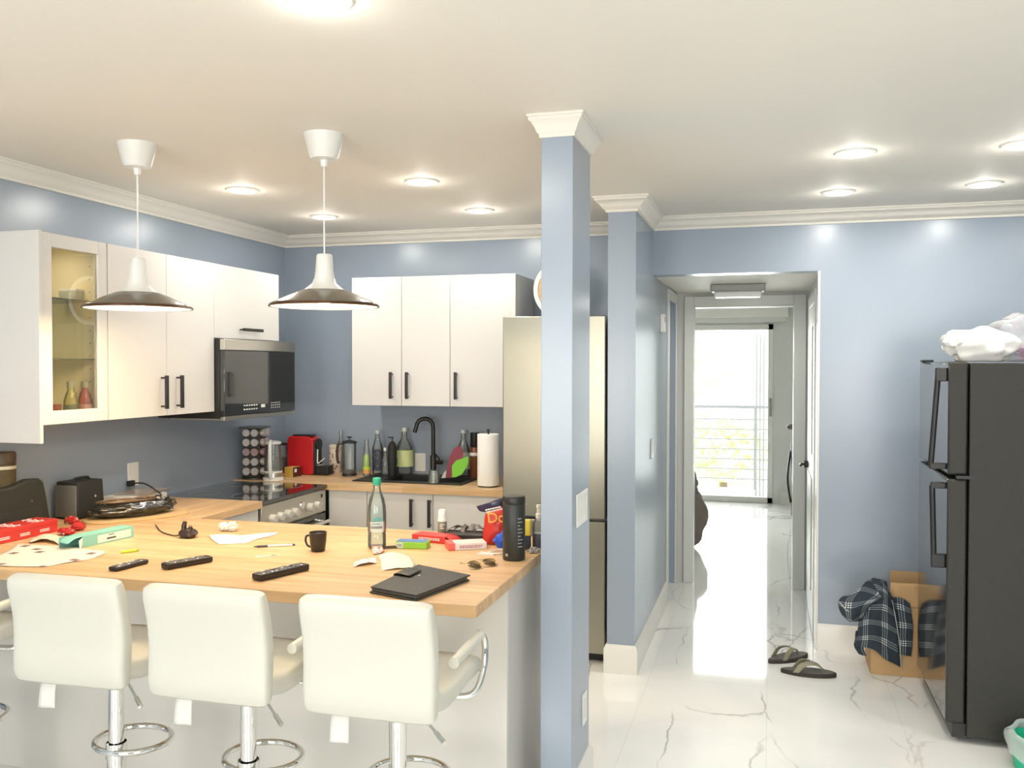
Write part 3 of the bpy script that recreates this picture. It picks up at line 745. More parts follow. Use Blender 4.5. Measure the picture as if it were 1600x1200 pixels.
# thermostat, switch, plates
def plate(name, label, cat, M, w, h, th=.006, keys=1, kind='switch'):
    t = thing(name, label, cat, M.translation, world=True)
    p = MB().box(-w/2, w/2, -h/2, h/2, 0, th, M).build('cover_plate', WPLAST, t, bevel=.002)
    for i in range(keys):
        cx = (i-(keys-1)/2)*w/keys
        MB().box(cx-.016, cx+.016, -.033, .033, th, th+.003, M).build('rocker' if kind == 'switch' else 'socket', TRIM, p, bevel=.0015)
    return t
plate('light_switch', 'white triple light switch on the side of the blue pillar', 'switch', frame((-.678, on_x(908, 790, -.678).y, 1.117), (0, 1, 0), (0, 0, 1)), .20, .122, keys=3)
plate('wall_outlet', 'white outlet plate low on the side of the blue pillar', 'outlet', frame((-.678, 3.40, .335), (0, 1, 0), (0, 0, 1)), .075, .118, keys=1, kind='socket')
plate('light_switch', 'white light switch on the glossy wall left of the hall', 'switch', frame((-.683, 5.515, 1.15), (0, 1, 0), (0, 0, 1)), .075, .118, keys=1)
a = on_y(657, 722, YB)
plate('wall_outlet', 'white outlet plate on the back wall left of the faucet', 'outlet', frame((a.x, YB, a.z), (1, 0, 0), (0, 0, 1)), .078, .12, keys=1, kind='socket')
a = on_x(207, 741, XL)
t = plate('wall_outlet', 'white outlet plate on the left wall above the white box', 'outlet', frame((XL, a.y, a.z), (0, 1, 0), (0, 0, 1)), .085, .125, keys=1, kind='socket')
t = thing('thermostat', 'small white thermostat high on the wall left of the hall', 'thermostat', (-.683, 5.965, 1.87))
MB().box(-.683, -.655, 5.925, 6.005, 1.872, 1.99).build('case', WPLAST, t, bevel=.005)
MB().box(-.655, -.653, 5.94, 5.99, 1.94, 1.975).build('display', GREYPL, t)

# ---------------------------------------------------------------- bar stools
def bar_stool():
    t = thing('bar_stool', '', 'bar stool', world=False, group='white bar stools along the peninsula')
    # local: origin on the floor under the post, +y towards the worktop. back plane at y=-.20
    W = .198
    bk = MB()   # padded back: rounded slab, slightly curved
    g = []
    def slab(mb, w, pts, th):
        """pts: list of (y,z,nx?,) centre line; extruded across x with rounded thickness"""
        n = len(pts); ns = 14; nc = 12; V = []
        for i in range(n):
            p = Vector(pts[i]); q = Vector(pts[min(i+1, n-1)])-Vector(pts[max(i-1, 0)])
            tn = Vector((q[0], q[1])).normalized(); nr = Vector((-tn.y, tn.x))
            endk = min(i, n-1-i); sc = (.35, .78, 1)[min(endk, 2)]
            ring = []
            for k in range(2*ns):
                a = 2*PI*k/(2*ns); ca, sa = math.cos(a), math.sin(a)
                e = .22
                xx = w*math.copysign(abs(ca)**e, ca); tt = th*sc*math.copysign(abs(sa)**.55, sa)
                ww = xx*((.93, .985, 1)[min(endk, 2)])
                ring.append(mb.b.verts.new((ww, p.x+nr.x*tt, p.y+nr.y*tt)))
            V.append(ring)
        for i in range(n-1):
            for k in range(2*ns): mb.b.faces.new((V[i][k], V[i][(k+1) % (2*ns)], V[i+1][(k+1) % (2*ns)], V[i+1][k]))
        mb.b.faces.new(V[0]); mb.b.faces.new(list(reversed(V[-1])))
    slab(bk, W, [(-.232, 1.018), (-.230, 1.010), (-.226, .985), (-.205, .92), (-.196, .85), (-.198, .78), (-.203, .72), (-.197, .692), (-.190, .684)], .034)
    bk.build('backrest', LEATHER, t, subd=1)
    st = MB(); slab(st, W*.985, [(.215, .705), (.212, .712), (.19, .722), (.10, .728), (0, .716), (-.08, .712), (-.14, .722), (-.176, .74), (-.18, .745)], .036)
    st.build('seat', LEATHER, t, subd=1)
    for s in (-1, 1):
        x = s*.211
        ar = MB().tube([(s*.06, .06, .668), (s*.14, .085, .655), (x-s*.012, .11, .662), (x+s*.004, .155, .72), (x+s*.004, .17, .79), (x, .155, .826), (x, .12, .832), (x, .02, .828), (x, -.10, .822)], .0105, 12, 6).build('armrest', CHROME, t)
        MB().cyl((x, .135, .833), (x, -.105, .822), .0155, seg=16).build('arm_pad', LEATHER, ar)
    MB().cyl((0, 0, .02), (0, 0, .40), .030, seg=24).cyl((0, 0, .40), (0, 0, .68), .0245, seg=24).lathe([(.055, .672), (.075, .685), (.075, .69)], 20).build('gas_lift_post', CHROME, t)
    MB().lathe([(0, .03), (.03, .03), (.12, .02), (.195, .010), (.20, .002), (.20, 0), (0, 0)], 40).build('base_disc', CHROME, t)
    ring = []
    for k in range(25):
        a = -PI*.5+(2*PI)*k/24; ring.append((.125*math.cos(a), .125*math.sin(a)*.9+.085, .40))
    fr = MB().tube(ring[:-1], .0105, 10, 0, closed=True).lathe([(.034, .375), (.034, .425), (.031, .425), (.031, .375), (.034, .375)], 20, cap=False).build('footrest_ring', CHROME, t)
    MB().tube([(.03, -.02, .672), (.10, -.075, .655), (.19, -.135, .612)], .0045, 8, 4).cyl((.163, -.117, .625), (.196, -.139, .609), .0075).build('height_lever', CHROME, t)
    MB().patch([[(-.125, -.175, .69), (-.070, -.178, .69)], [(-.123, -.192, .655), (-.068, -.190, .655)], [(-.123, -.20, .60), (-.065, -.197, .602)]], 4, 5).build('care_tag', PAPER, t, solid=.001)
    return t
S0 = bar_stool()
yb3 = 2.25
spec = [((461+677)/2, 2.235, .0, 'white bar stool nearest the blue pillar, rightmost of the row'),
        ((215+417)/2, 2.225, .0, 'white bar stool in the middle of the row, under the mug'),
        (93, 2.225, .03, 'white bar stool in front of the patterned sheet, near the left edge'),]
for i, (px, yb_, rz, lb) in enumerate(spec):
    x = on_y(px, 1000, yb_).x
    loc = (x+.20*math.sin(rz), yb_+.235, 0)
    if i == 0: S0.location = loc; S0.rotation_euler = (0, 0, rz); S0['label'] = lb
    else: dup(S0, loc, rz, lb)
dup(S0, (-2.735, 2.47, 0), .03, 'white bar stool mostly cut off by the left edge of the photo')
# ---------------------------------------------------------------- things on the peninsula
def T(px, py): return on_z(px, py, TOP)
def seg(a, b):
    p, q = T(*a), T(*b); d = q-p
    return (p+q)/2, math.atan2(d.y, d.x), d.length
def LM(c, ang): return Matrix.Translation(c) @ Matrix.Rotation(ang, 4, 'Z')
INKW = mat('white_print', (.85, .84, .80), .5); INKB = mat('dark_print', (.06, .06, .07), .6)
BTN = mat('rubber_button_grey', (.30, .29, .27), .6)

# remotes
def remote(a, b, w, h, label, nb, wedge=0, seed=0):
    c, ang, L = seg(a, b); L = max(L, .15)
    t = thing('remote_control', label, 'remote control', c, ang, group='remote controls on the peninsula')
    M = LM(c, ang)
    m = MB(); m.box(-L/2, L/2, -w/2, w/2, .0015, h, M, bev=min(.006, h*.4)); bo = m.build('housing', mat('remote_black', (.022, .014, .012), .35), t)
    rd = random.Random(seed)
    nx, ny = nb
    for i in range(nx):
        for j in range(ny):
            x = -L/2+.02+(L-.05)*i/(nx-1); y = (j-(ny-1)/2)*w*.62/(max(1, ny-1))
            if i % 4 == 3 and j == 1: continue
            MB().box(x-.0035, x+.0035, y-.004, y+.004, h, h+.0016, M).build('button', BTN if rd.random() > .25 else INKW, t)
    if wedge: MB().box(-L/2+.01, L/2-.06, -w*.36, w*.36, 0, .002, M).build('battery_cover', BPLAST, t)
    return t
remote((176, 893), (226, 880), .040, .016, 'short black remote control on the left beside the yellow-green highlighter', (8, 3), 1, 1)
remote((256, 890), (328, 877), .046, .022, 'long black remote control in the middle of the three remotes', (10, 3), 1, 2)
remote((400, 908), (477, 890), .048, .024, 'long black remote control with pale buttons, below the pen', (10, 3), 1, 3)

# espresso mug
c = T(497, 861)
t = thing('espresso_mug', 'small dark brown mug standing alone on the peninsula', 'mug', c)
M = LM(c, 0); MUG = mat('mug_dark_glaze', (.022, .016, .012), .3)
MB().lathe([(0, 0), (.024, 0), (.027, .004), (.032, .040), (.034, .074), (.0325, .075), (.031, .072), (.028, .04), (.022, .008), (0, .007)], 32, M).build('cup', MUG, t)
MB().tube([c+Vector((-.031, -.004, .060)), c+Vector((-.046, -.006, .058)), c+Vector((-.050, -.007, .040)), c+Vector((-.042, -.005, .020)), c+Vector((-.028, -.003, .015))], .0042, 10, 5).build('handle', MUG, t)

# glass water bottle
c = T(589, 856)
t = thing('glass_bottle', 'clear glass water bottle with a green cap standing on the peninsula', 'bottle', c); M = LM(c, 0)
WG = glassy('bottle_glass', (.90, .955, .93), .90, .03, 1.5)
b = MB().lathe([(0, .004), (.030, .001), (.035, .006), (.036, .012), (.0355, .055), (.034, .060), (.0362, .066), (.037, .13), (.035, .165), (.029, .195), (.019, .220), (.0145, .235), (.0135, .248), (.0150, .250), (.0150, .256)], 40, M).build('body', WG, t)
MB().lathe([(0, .009), (.031, .009), (.0335, .06), (.0345, .15), (.033, .163), (0, .163)], 32, M).build('water', glassy('water', (.90, .95, .95), .93, .02, 1.33), t)
MB().lathe([(.0155, .250), (.0165, .252), (.0165, .274), (.0150, .278), (0, .278)], 28, M).build('cap', mat('green_cap', (.02, .36, .22), .4), t)
lb = MB(); R_ = .0374
def curved(mb, R, a0, a1, z0, z1, M, n=10, th=.0004):
    for i in range(n):
        p = a0+(a1-a0)*i/n; q = a0+(a1-a0)*(i+1)/n
        v = [mb.b.verts.new(M @ Vector((R*math.cos(x), R*math.sin(x), z))) for x, z in ((p, z0), (q, z0), (q, z1), (p, z1))]
        mb.b.faces.new(v)
fa = math.atan2(-c.y, -c.x)
curved(lb, R_, fa-.9, fa+.9, .068, .108, M); LABT = mat('bottle_label_pale', (.62, .75, .72), .5)
lo = lb.build('label', glassy('label_film_pale', (.78, .88, .86), .35, .3), t)
lb = MB()
for i, (a0, a1, z0, z1) in enumerate([(-.5, .5, .112, .116), (-.35, .6, .118, .122), (-.1, .45, .124, .127)]): curved(lb, R_, fa+a0, fa+a1, z0, z1, M)
lb.build('mountain_print', mat('teal_print', (.05, .36, .33), .5), lo)
lb = MB()
for i in range(8): curved(lb, R_+.0004, fa-.62+i*.155, fa-.52+i*.155, .082, .092, M, 3)
for i in range(6): curved(lb, R_+.0004, fa-.5+i*.15, fa-.42+i*.15, .098, .103, M, 3)
lb.build('lettering', INKB, lo)

# matt black bottle (tall can)
c = T(803, 874)
t = thing('black_bottle', 'tall matt black cylindrical bottle on the right end of the peninsula', 'bottle', c); M = LM(c, 0)
fa = math.atan2(-c.y, -c.x)
bo = MB().lathe([(0, 0), (.039, 0), (.042, .004), (.042, .205), (.040, .209), (0, .209)], 40, M).build('body', mat('black_satin', (.022, .024, .022), .45), t)
MB().lathe([(.0415, .209), (.0425, .211), (.0425, .232), (.039, .238), (0, .239)], 40, M).build('lid', BPLAST, t)
lb = MB()
for r in range(9):
    w = [.5, .42, .55, .3, .5, .45, .2, .5, .35][r]; curved(lb, .0424, fa+.35, fa+.35+w, .052+r*.013, .056+r*.013, M, 5)
curved(lb, .0424, fa-.85, fa-.55, .018, .028, M, 3)
lb.build('lettering', mat('grey_print', (.28, .28, .27), .6), bo)

# small spray bottle
c = T(691, 833)
t = thing('spray_bottle', 'small white-topped spray bottle with a grey label behind the red box', 'bottle', c); M = LM(c, 0)
MB().lathe([(0, 0), (.019, 0), (.020, .003), (.020, .050), (.019, .052)], 28, M).build('label_sleeve', mat('olive_grey_label', (.20, .19, .14), .5), t)
MB().lathe([(.019, .052), (.0195, .060), (.016, .068), (.0165, .072), (.0165, .096), (.013, .102), (0, .102)], 28, M).build('cap', WPLAST, t)
lb = MB(); fa = math.atan2(-c.y, -c.x)
for r, w in enumerate((.9, .6, 1.0)): curved(lb, .0203, fa-.5, fa-.5+w, .022+r*.008, .025+r*.008, M, 5)
lb.build('lettering', INKW, t)

# crisp bag
c = T(778, 848)
t = thing('snack_bag', 'red and navy crisp bag standing crumpled behind the black bottle', 'bag', c)
ax = Vector((math.cos(.1), math.sin(.1), 0)); ay = Vector((-math.sin(.1), math.cos(.1), 0))
def BP(x, y, z): return c+ax*x+ay*y+Vector((0, 0, z))
REDF = mat('red_foil', (.50, .030, .022), .28, bump=(25, .4))
NAVF = mat('navy_foil', (.025, .02, .06), .3, bump=(25, .4))
m = MB()
m.patch([[BP(-.060, -.03, .002), BP(-.02, -.050, .002), BP(.03, -.050, .002), BP(.068, -.02, .002)],
         [BP(-.058, -.030, .05), BP(-.02, -.062, .05), BP(.03, -.062, .05), BP(.070, -.02, .05)],
         [BP(-.050, -.022, .10), BP(-.015, -.050, .10), BP(.03, -.048, .10), BP(.062, -.012, .105)],
         [BP(-.045, -.012, .14), BP(-.01, -.024, .145), BP(.03, -.024, .15), BP(.055, -.008, .155)]], 7, 6, wob=.006, seed=1, wf=18)
bo = m.build('bag_body', REDF, t, solid=.0008)
MB().patch([[BP(-.060, -.03, .002), BP(-.02, .03, .002), BP(.03, .03, .002), BP(.068, -.02, .002)],
         [BP(-.058, -.030, .05), BP(-.02, .045, .05), BP(.03, .045, .05), BP(.070, -.02, .05)],
         [BP(-.050, -.022, .10), BP(-.015, .03, .10), BP(.03, .03, .10), BP(.062, -.012, .105)],
         [BP(-.045, -.012, .14), BP(-.01, .004, .145), BP(.03, .004, .15), BP(.055, -.008, .155)]], 7, 6, wob=.006, seed=1, wf=18).build('bag_back', REDF, t, solid=.0008)
MB().patch([[BP(-.045, -.013, .125), BP(-.005, -.026, .13), BP(.05, -.010, .14)],
         [BP(-.072, -.018, .130), BP(-.01, -.032, .155), BP(.058, -.014, .172)],
         [BP(-.085, -.022, .148), BP(-.01, -.030, .178), BP(.064, -.018, .205)]], 8, 4, wob=.004, seed=4).build('folded_top', NAVF, t, solid=.0008)
lt = MB(); F = frame(BP(.010, -.064, .112), (ax.x, ax.y, .08), (0, -.2, 1))
lt.b.free()
for ch, dx_ in (('D', -.020), ('o', .018)):
    lt = MB(); text_mesh(lt, ch, F @ Matrix.Translation((dx_, 0, 0)), .060, .002)
    lt.build('letter', mat('orange_lettering', (.80, .45, .10), .5), bo, smooth=False)
lt = MB(); marks(lt, frame(BP(-.005, -.055, .145), (ax.x, ax.y, .25), (0, -.3, 1)), .07, .02, 2, 5, .002); lt.build('white_print', INKW, bo, smooth=False)
# yellow packet and clear spray bottle beside the pillar
c = T(826, 862)
c = Vector((-.925, 3.42, TOP))
t = thing('yellow_packet', 'yellow and navy packet standing right behind the black bottle', 'packet', c); M = LM(c, .1)
MB().box(-.03, .03, -.012, .012, .001, .055, M, bev=.005).build('lower_half', mat('navy_packet', (.02, .03, .06), .35), t)
MB().box(-.03, .03, -.013, .013, .055, .118, M, bev=.005).build('upper_half', mat('yellow_packet_foil', (.85, .68, .08), .35), t)
c = Vector((-.872, 3.46, TOP))
t = thing('spray_bottle', 'clear pump bottle with white top half hidden by the pillar', 'bottle', c); M = LM(c, 0)
MB().lathe([(0, 0), (.024, 0), (.026, .004), (.026, .10), (.012, .118), (.011, .124)], 28, M).build('body', GLASS, t)
MB().lathe([(.0125, .118), (.0125, .136), (.008, .140), (.008, .158), (.010, .160), (.010, .172), (0, .173)], 20, M).build('pump', WPLAST, t)
MB().lathe([(0, .003), (.023, .003), (.023, .06), (0, .06)], 24, M).build('liquid', mat('navy_liquid', (.10, .14, .30), .2), t)

# boxes and wrappers
def carton(name, label, cat, c, ang, L, W, Hh, m, parts=(), tilt=0, z=0, bevel=.0015, roll=0):
    c = Vector((c[0], c[1], TOP+z)); t = thing(name, label, cat, c, ang)
    M = LM(c, ang) @ Matrix.Rotation(tilt, 4, 'Y') @ Matrix.Rotation(roll, 4, 'X')
    bo = MB().box(-L/2, L/2, -W/2, W/2, .0005, Hh, M).build('box_body', m, t, bevel=bevel)
    return t, bo, M
DTRAY = mat('dark_tray', (.035, .028, .022), .4)
c = Vector((-1.20, 3.60, TOP)); t = thing('dark_tray', 'dark flat tray lying behind the wrappers next to the crisp bag', 'tray', c, .05)
M = LM(c, .05); MB().box(-.12, .065, -.06, .06, 0, .012, M, bev=.004).build('base', DTRAY, t)
rm = MB(); rm.box(-.12, -.113, -.06, .06, .012, .018, M).box(.058, .065, -.06, .06, .012, .018, M).box(-.12, .065, -.06, -.053, .012, .018, M).box(-.12, .065, .053, .06, .012, .018, M); rm.build('rim', DTRAY, t)
t, bo, M = carton('flat_box', 'red cardboard box with white lettering lying behind the green box', 'box', (-1.325, 3.475), -.15, .155, .075, .030, RED)
lt = MB(); marks(lt, M @ frame((.005, -.0378, .016), (1, 0, 0), (0, 0, 1)), .10, .012, 2, 3); lt.build('lettering', INKW, bo, smooth=False)
MB().patch([[M @ Vector((.078, -.03, .028)), M @ Vector((.078, .035, .029))], [M @ Vector((.10, -.035, .020)), M @ Vector((.10, .03, .024))], [M @ Vector((.115, -.03, .010)), M @ Vector((.118, .03, .014))]], 5, 5).build('open_flap', RED, t, solid=.0008)
GREEN = mat('lime_card', (.25, .52, .03), .45)
t, bo, M = carton('flat_box', 'lime green carton with a blue top and barcode on the peninsula', 'box', (-1.355, 3.335), .12, .125, .062, .026, GREEN)
MB().box(-.062, .055, -.028, .030, .0262, .0275, M).build('blue_top', mat('blue_card', (.10, .22, .48), .4), t)
MB().box(-.058, -.034, -.0318, -.0310, .003, .023, M).build('barcode_label', INKW, t)
q = MB()
for i in range(9): q.box(-.056+i*.0023, -.0549+i*.0023, -.0322, -.0318, .006, .020, M)
q.build('barcode', INKB, t, smooth=False)
c = T(612, 857); t = thing('wooden_clip', 'small dark wooden clip left of the lime green carton', 'clip', c, .5); M = LM(c, .5)
DW = mat('dark_wood', (.10, .06, .03), .5)
MB().box(-.035, .03, -.005, .0, .001, .006, M).build('arm', DW, t, bevel=.001)
MB().box(-.035, .03, .001, .006, .004, .010, M @ Matrix.Rotation(.08, 4, 'Z')).build('arm', DW, t, bevel=.001)
t, bo, M = carton('flat_box', 'pale pink carton with a coral end in front of the black bottle', 'box', (-1.150, 3.385), .50, .15, .085, .026, mat('pale_pink_card', (.78, .66, .64), .45))
MB().box(-.079, -.050, -.0435, .0435, .0002, .0268, M).build('coral_end', mat('coral_card', (.75, .12, .10), .45), t, bevel=.002)
lt = MB(); marks(lt, M @ frame((.012, -.0428, .013), (1, 0, 0), (0, 0, 1)), .09, .012, 2, 8); lt.build('lettering', mat('plum_print', (.35, .12, .16), .6), bo, smooth=False)
t = thing('crumpled_gloves', 'crumpled dark grey plastic lying over the pale pink carton', 'wrapper', T(728, 850))
g = T(730, 846)
rd = random.Random(4)
m = MB()
for i in range(7):
    a = i*.9; ln = .075+.02*math.sin(i*2)
    d = Vector((math.cos(a), math.sin(a)*.7, 0)); n = Vector((-d.y, d.x, 0))
    o = g+Vector((-.01, .035, .042))
    m.patch([[o+n*.012, o-n*.012+Vector((0, 0, .008))], [o+d*ln*.5+n*.020+Vector((0, 0, .020)), o+d*ln*.5-n*.020+Vector((0, 0, .008))], [o+d*ln+n*.014+Vector((0, 0, -.010)), o+d*ln-n*.012+Vector((0, 0, .004))]], 5, 5, wob=.006, seed=i, wf=40)
m.build('crumpled_film', mat('dark_grey_film', (.12, .11, .10), .35), t, solid=.0008)
t = thing('blue_pouch', 'bright blue soft pouch between the pink carton and the black bottle', 'pouch', Vector((-1.005, 3.415, TOP)))
m = MB(); o = Vector((-1.005, 3.415, TOP))
m.blob(o+Vector((0, 0, .03)), (.038, .03, .032), .18, 2, 6, -.029, 3); m.build('pouch_body', mat('bright_blue_fabric', (.015, .09, .55), .5), t)
MB().blob(o+Vector((.012, .02, .058)), (.026, .02, .018), .2, 3, 2, None, 2).build('violet_top', mat('violet_fabric', (.16, .12, .42), .6), t)
t = thing('charger_cable', 'white coiled cable lying beside the black bottle', 'cable', T(775, 868))
a = T(780, 866); MB().tube([a+Vector((-.075, 0, .004)), a+Vector((-.03, -.012, .004)), a+Vector((.012, .0, .006)), a+Vector((.01, .045, .010)), a+Vector((-.02, .05, .008)), a+Vector((-.035, .02, .007)), a+Vector((-.05, .01, .004))], .0028, 8, 6).build('cord', WPLAST, t)
MB().box(-.045, .02, -.012, .008, 0, .004, LM(a+Vector((-.035, -.018, 0)), .05)).build('card_strip', PAPER, t)
t = thing('clear_wrapper', 'clear crinkled wrapper at the worktop edge next to the pillar', 'wrapper', T(835, 866))
MB().blob(Vector((-.872, 3.375, TOP+.008)), (.020, .03, .010), .5, 4, 3, -.007, 3).build('film', PB2, t)

# papers and wrappers in front of the bottle
def sheet(name, label, cat, pts, m, th=.0006, wob=.002, seed=0, lift=.0022, nu=6, nv=6, wf=20):
    """pts: rows of (px,py[,lift]) seen on the worktop"""
    rows = []
    for r in pts:
        rows.append([T(p[0], p[1])+Vector((0, 0, lift+(p[2] if len(p) > 2 else 0))) for p in r])
    c = sum((p for r in rows for p in r), Vector())/sum(len(r) for r in rows); c.z = TOP
    t = thing(name, label, cat, c)
    mb = MB().patch(rows, nu, nv, wob=wob, seed=seed, wf=wf)
    for v in mb.b.verts: v.co.z = max(v.co.z, TOP+.0008)
    mb.build('sheet', m, t, solid=th)
    return t
sheet('wrapper', 'white crumpled wrapper on the peninsula between the bottle and the black tablet case', 'wrapper',
      [[(592, 868), (612, 866, .006), (642, 870)], [(594, 880), (616, 878, .012), (648, 882)], [(598, 892), (620, 890, .004), (646, 888)]], dots('pale_wrapper', (.70, .70, .60), (.55, .72, .62), 60, .12), wob=.004, seed=3, wf=40)
sheet('wrapper', 'red-edged white wrapper strip at the left of the crumpled white wrapper', 'wrapper',
      [[(553, 880), (569, 876, .004), (587, 872)], [(552, 887), (570, 884, .008), (589, 881)]], dots('red_white_wrapper', (.85, .80, .74), (.6, .08, .06), 70, .22), wob=.003, seed=5, wf=40)
sheet('wrapper', 'tiny red and white folded wrapper right in front of the glass bottle', 'wrapper',
      [[(580, 858, .012), (596, 857, .014)], [(584, 868, .004), (600, 864, .003)]], dots('red_tip', (.85, .78, .7), (.65, .06, .05), 90, .35), wob=.002, seed=2)
# tablet case
A, B, C_, D = T(577, 927), T(649, 941), T(734, 908), T(652, 891)
t = thing('tablet_case', 'black leather tablet folio with a strap lying at the near edge of the peninsula', 'tablet case', (A+B+C_+D)/4)
FOL = mat('black_leather_folio', (.030, .028, .022), .5, bump=(120, .15))
def quad(mb, P, z0, z1, bev=0):
    lo = [mb.b.verts.new(Vector((p.x, p.y, z0))) for p in P]; hi = [mb.b.verts.new(Vector((p.x, p.y, z1))) for p in P]
    mb.b.faces.new(list(reversed(lo))); mb.b.faces.new(hi)
    for i in range(4): mb.b.faces.new((lo[i], lo[(i+1) % 4], hi[(i+1) % 4], hi[i]))
    return mb
quad(MB(), (A, B, C_, D), TOP+.001, TOP+.006).build('back_cover', FOL, t, bevel=.002)
cc = (A+B+C_+D)/4; ins = [cc+(p-cc)*.955 for p in (A, B, C_, D)]
quad(MB(), ins, TOP+.006, TOP+.015).build('tablet', mat('tablet_edge', (.10, .10, .10), .3, .6), t, bevel=.002)
off = (D-A)*.02
quad(MB(), [p+off for p in (A, B, C_, D)], TOP+.015, TOP+.020).build('front_cover', FOL, t, bevel=.002)
u1 = (D-A); u2 = (B-A)
def QP(a, b, z): return A+u1*a+u2*b+Vector((0, 0, z))
MB().patch([[QP(.50, -.03, .010), QP(.78, -.03, .010)], [QP(.50, .02, .026), QP(.78, .02, .026)], [QP(.51, .34, .025), QP(.77, .34, .025)]], 4, 6).build('strap', FOL, t, solid=.002)
MB().lathe([(0, 0), (.0045, 0), (.004, .002), (0, .003)], 16, LM(QP(.62, .44, .0202), 0)).build('snap_button', CHROME, t)
# sunglasses
L0, R0 = T(727, 891), T(780, 882); dx = (R0-L0).normalized(); dy = Vector((-dx.y, dx.x, 0)); mid = (L0+R0)/2
t = thing('sunglasses', 'brown-lensed thin-framed sunglasses lying beside the tablet case', 'sunglasses', mid)
LENS = glassy('brown_lens', (.22, .13, .06), .55, .05); GOLD = mat('gold_wire', (.55, .40, .20), .25, 1)
for s in (-1, 1):
    o = mid+dx*(s*.034)+Vector((0, 0, .013))
    rim = [o+dx*(.028*math.cos(a))*(1+.1*math.sin(a))+Vector((0, 0, .010*math.sin(a)))+dy*(.020*math.sin(a)) for a in [2*PI*k/20 for k in range(20)]]
    le = MB(); le.b.faces.new([le.b.verts.new(p) for p in rim]); lo = le.build('lens', LENS, t, solid=.0012)
    MB().tube(rim, .0011, 6, 0, closed=True).build('rim', GOLD, lo)
    e = mid+dx*(s*.064)
    MB().tube([e+Vector((0, 0, .020))+dy*.012, e+dy*.05+Vector((0, 0, .014)), e-dx*(s*.03)+dy*.09+Vector((0, 0, .006)), e-dx*(s*.05)+dy*.10+Vector((0, 0, .002))], .0013, 6, 4).build('temple_arm', GOLD, t)
MB().tube([mid-dx*.008+dy*.01+Vector((0, 0, .018)), mid+dy*.014+Vector((0, 0, .021)), mid+dx*.008+dy*.01+Vector((0, 0, .018))], .0011, 6, 4).build('bridge', GOLD, t)
# pen, strip, papers, heart, cradle
p, q = T(400, 856), T(457, 853); d = (q-p).normalized(); z = Vector((0, 0, .0048))
t = thing('ballpoint_pen', 'white ballpoint pen with dark ends lying on the peninsula', 'pen', (p+q)/2)
MB().cyl(p+z+d*.006, q+z, .0042, seg=12).build('barrel', WPLAST, t)
MB().cyl(p+z-d*.010, p+z+d*.006, .001, .0042, 12).cyl(p+z+d*.006, p+z+d*.045, .0046, seg=12).build('grip', INKB, t)
MB().cyl(q+z, q+z+d*.010, .0036, seg=12).box(-.018, .004, -.001, .001, .004, .0058, LM(q+Vector((0, 0, .004)), math.atan2(d.y, d.x))).build('push_button', INKB, t)
p, q = T(399, 870), T(437, 868); an = math.atan2((q-p).y, (q-p).x); c = (p+q)/2
t = thing('test_strip', 'thin white plastic strip with a dark print below the pen', 'strip', c, an)
MB().box(-.045, .045, -.007, .007, .0005, .0022, LM(c, an)).build('strip_body', WPLAST, t, bevel=.0005)
lt = MB(); lt.box(.010, .040, -.0045, -.001, .0023, .0027, LM(c, an)).box(.014, .028, .001, .0045, .0023, .0027, LM(c, an)); lt.build('print', mat('brown_print', (.12, .08, .07), .6), t)
sheet('paper_napkin', 'white torn paper napkin lying flat behind the mug and pen', 'paper',
      [[(327, 838, .004), (352, 836), (378, 837), (408, 835, .003), (436, 832)], [(332, 845, .002), (355, 844), (380, 843, .003), (408, 840), (430, 836)], [(342, 851), (362, 850), (386, 849), (398, 844), (420, 839)]], PAPER, wob=.002, seed=6)
t = thing('crumpled_tissue', 'small crumpled white tissue behind the napkin', 'tissue', T(357, 830))
o = T(357, 830)
MB().blob(o+Vector((-.020, 0, .018)), (.024, .02, .018), .3, 3, 1, -.016, 3).blob(o+Vector((.018, .005, .022)), (.022, .02, .020), .3, 3, 4, -.019, 3).build('tissue', PAPER, t)
o = T(294, 840)
t = thing('cable_charger', 'dark brown knobbly charging cradle with a thin cable', 'charger', o)
CRD = mat('dark_brown_gloss', (.035, .018, .014), .3)
bs = MB().blob(o+Vector((0, 0, .017)), (.042, .032, .022), .12, 2, 2, -.016, 3).build('base', CRD, t)
MB().tube([o+Vector((-.018, 0, .02)), o+Vector((-.020, 0, .045)), o+Vector((-.016, .002, .066))], .0095, 12, 4, rs=[.012, .0105, .009]).build('upright_post', CRD, t)
MB().blob(o+Vector((.014, -.004, .038)), (.011, .010, .014), .1, 2, 5, None, 2).build('small_knob', CRD, t)
MB().tube([o+Vector((-.04, -.005, .008)), T(270, 838)+Vector((0, 0, .004)), T(252, 832)+Vector((0, 0, .004)), T(243, 822)+Vector((0, 0, .005))], .0024, 8, 8).build('cord', BPLAST, t)
# highlighter
p, q = T(189, 865), T(212, 862); d = (q-p).normalized(); z = Vector((0, 0, .006))
t = thing('highlighter', 'yellow-green highlighter lying above the short remote', 'pen', (p+q)/2)
MB().cyl(p+z, q+z, .0058, seg=14).build('barrel', mat('lime_plastic', (.62, .75, .06), .4), t)
MB().cyl(q+z, q+z+d*.012, .0058, .004, 14).build('end_plug', mat('lime_plastic_dark', (.40, .48, .05), .4), t)
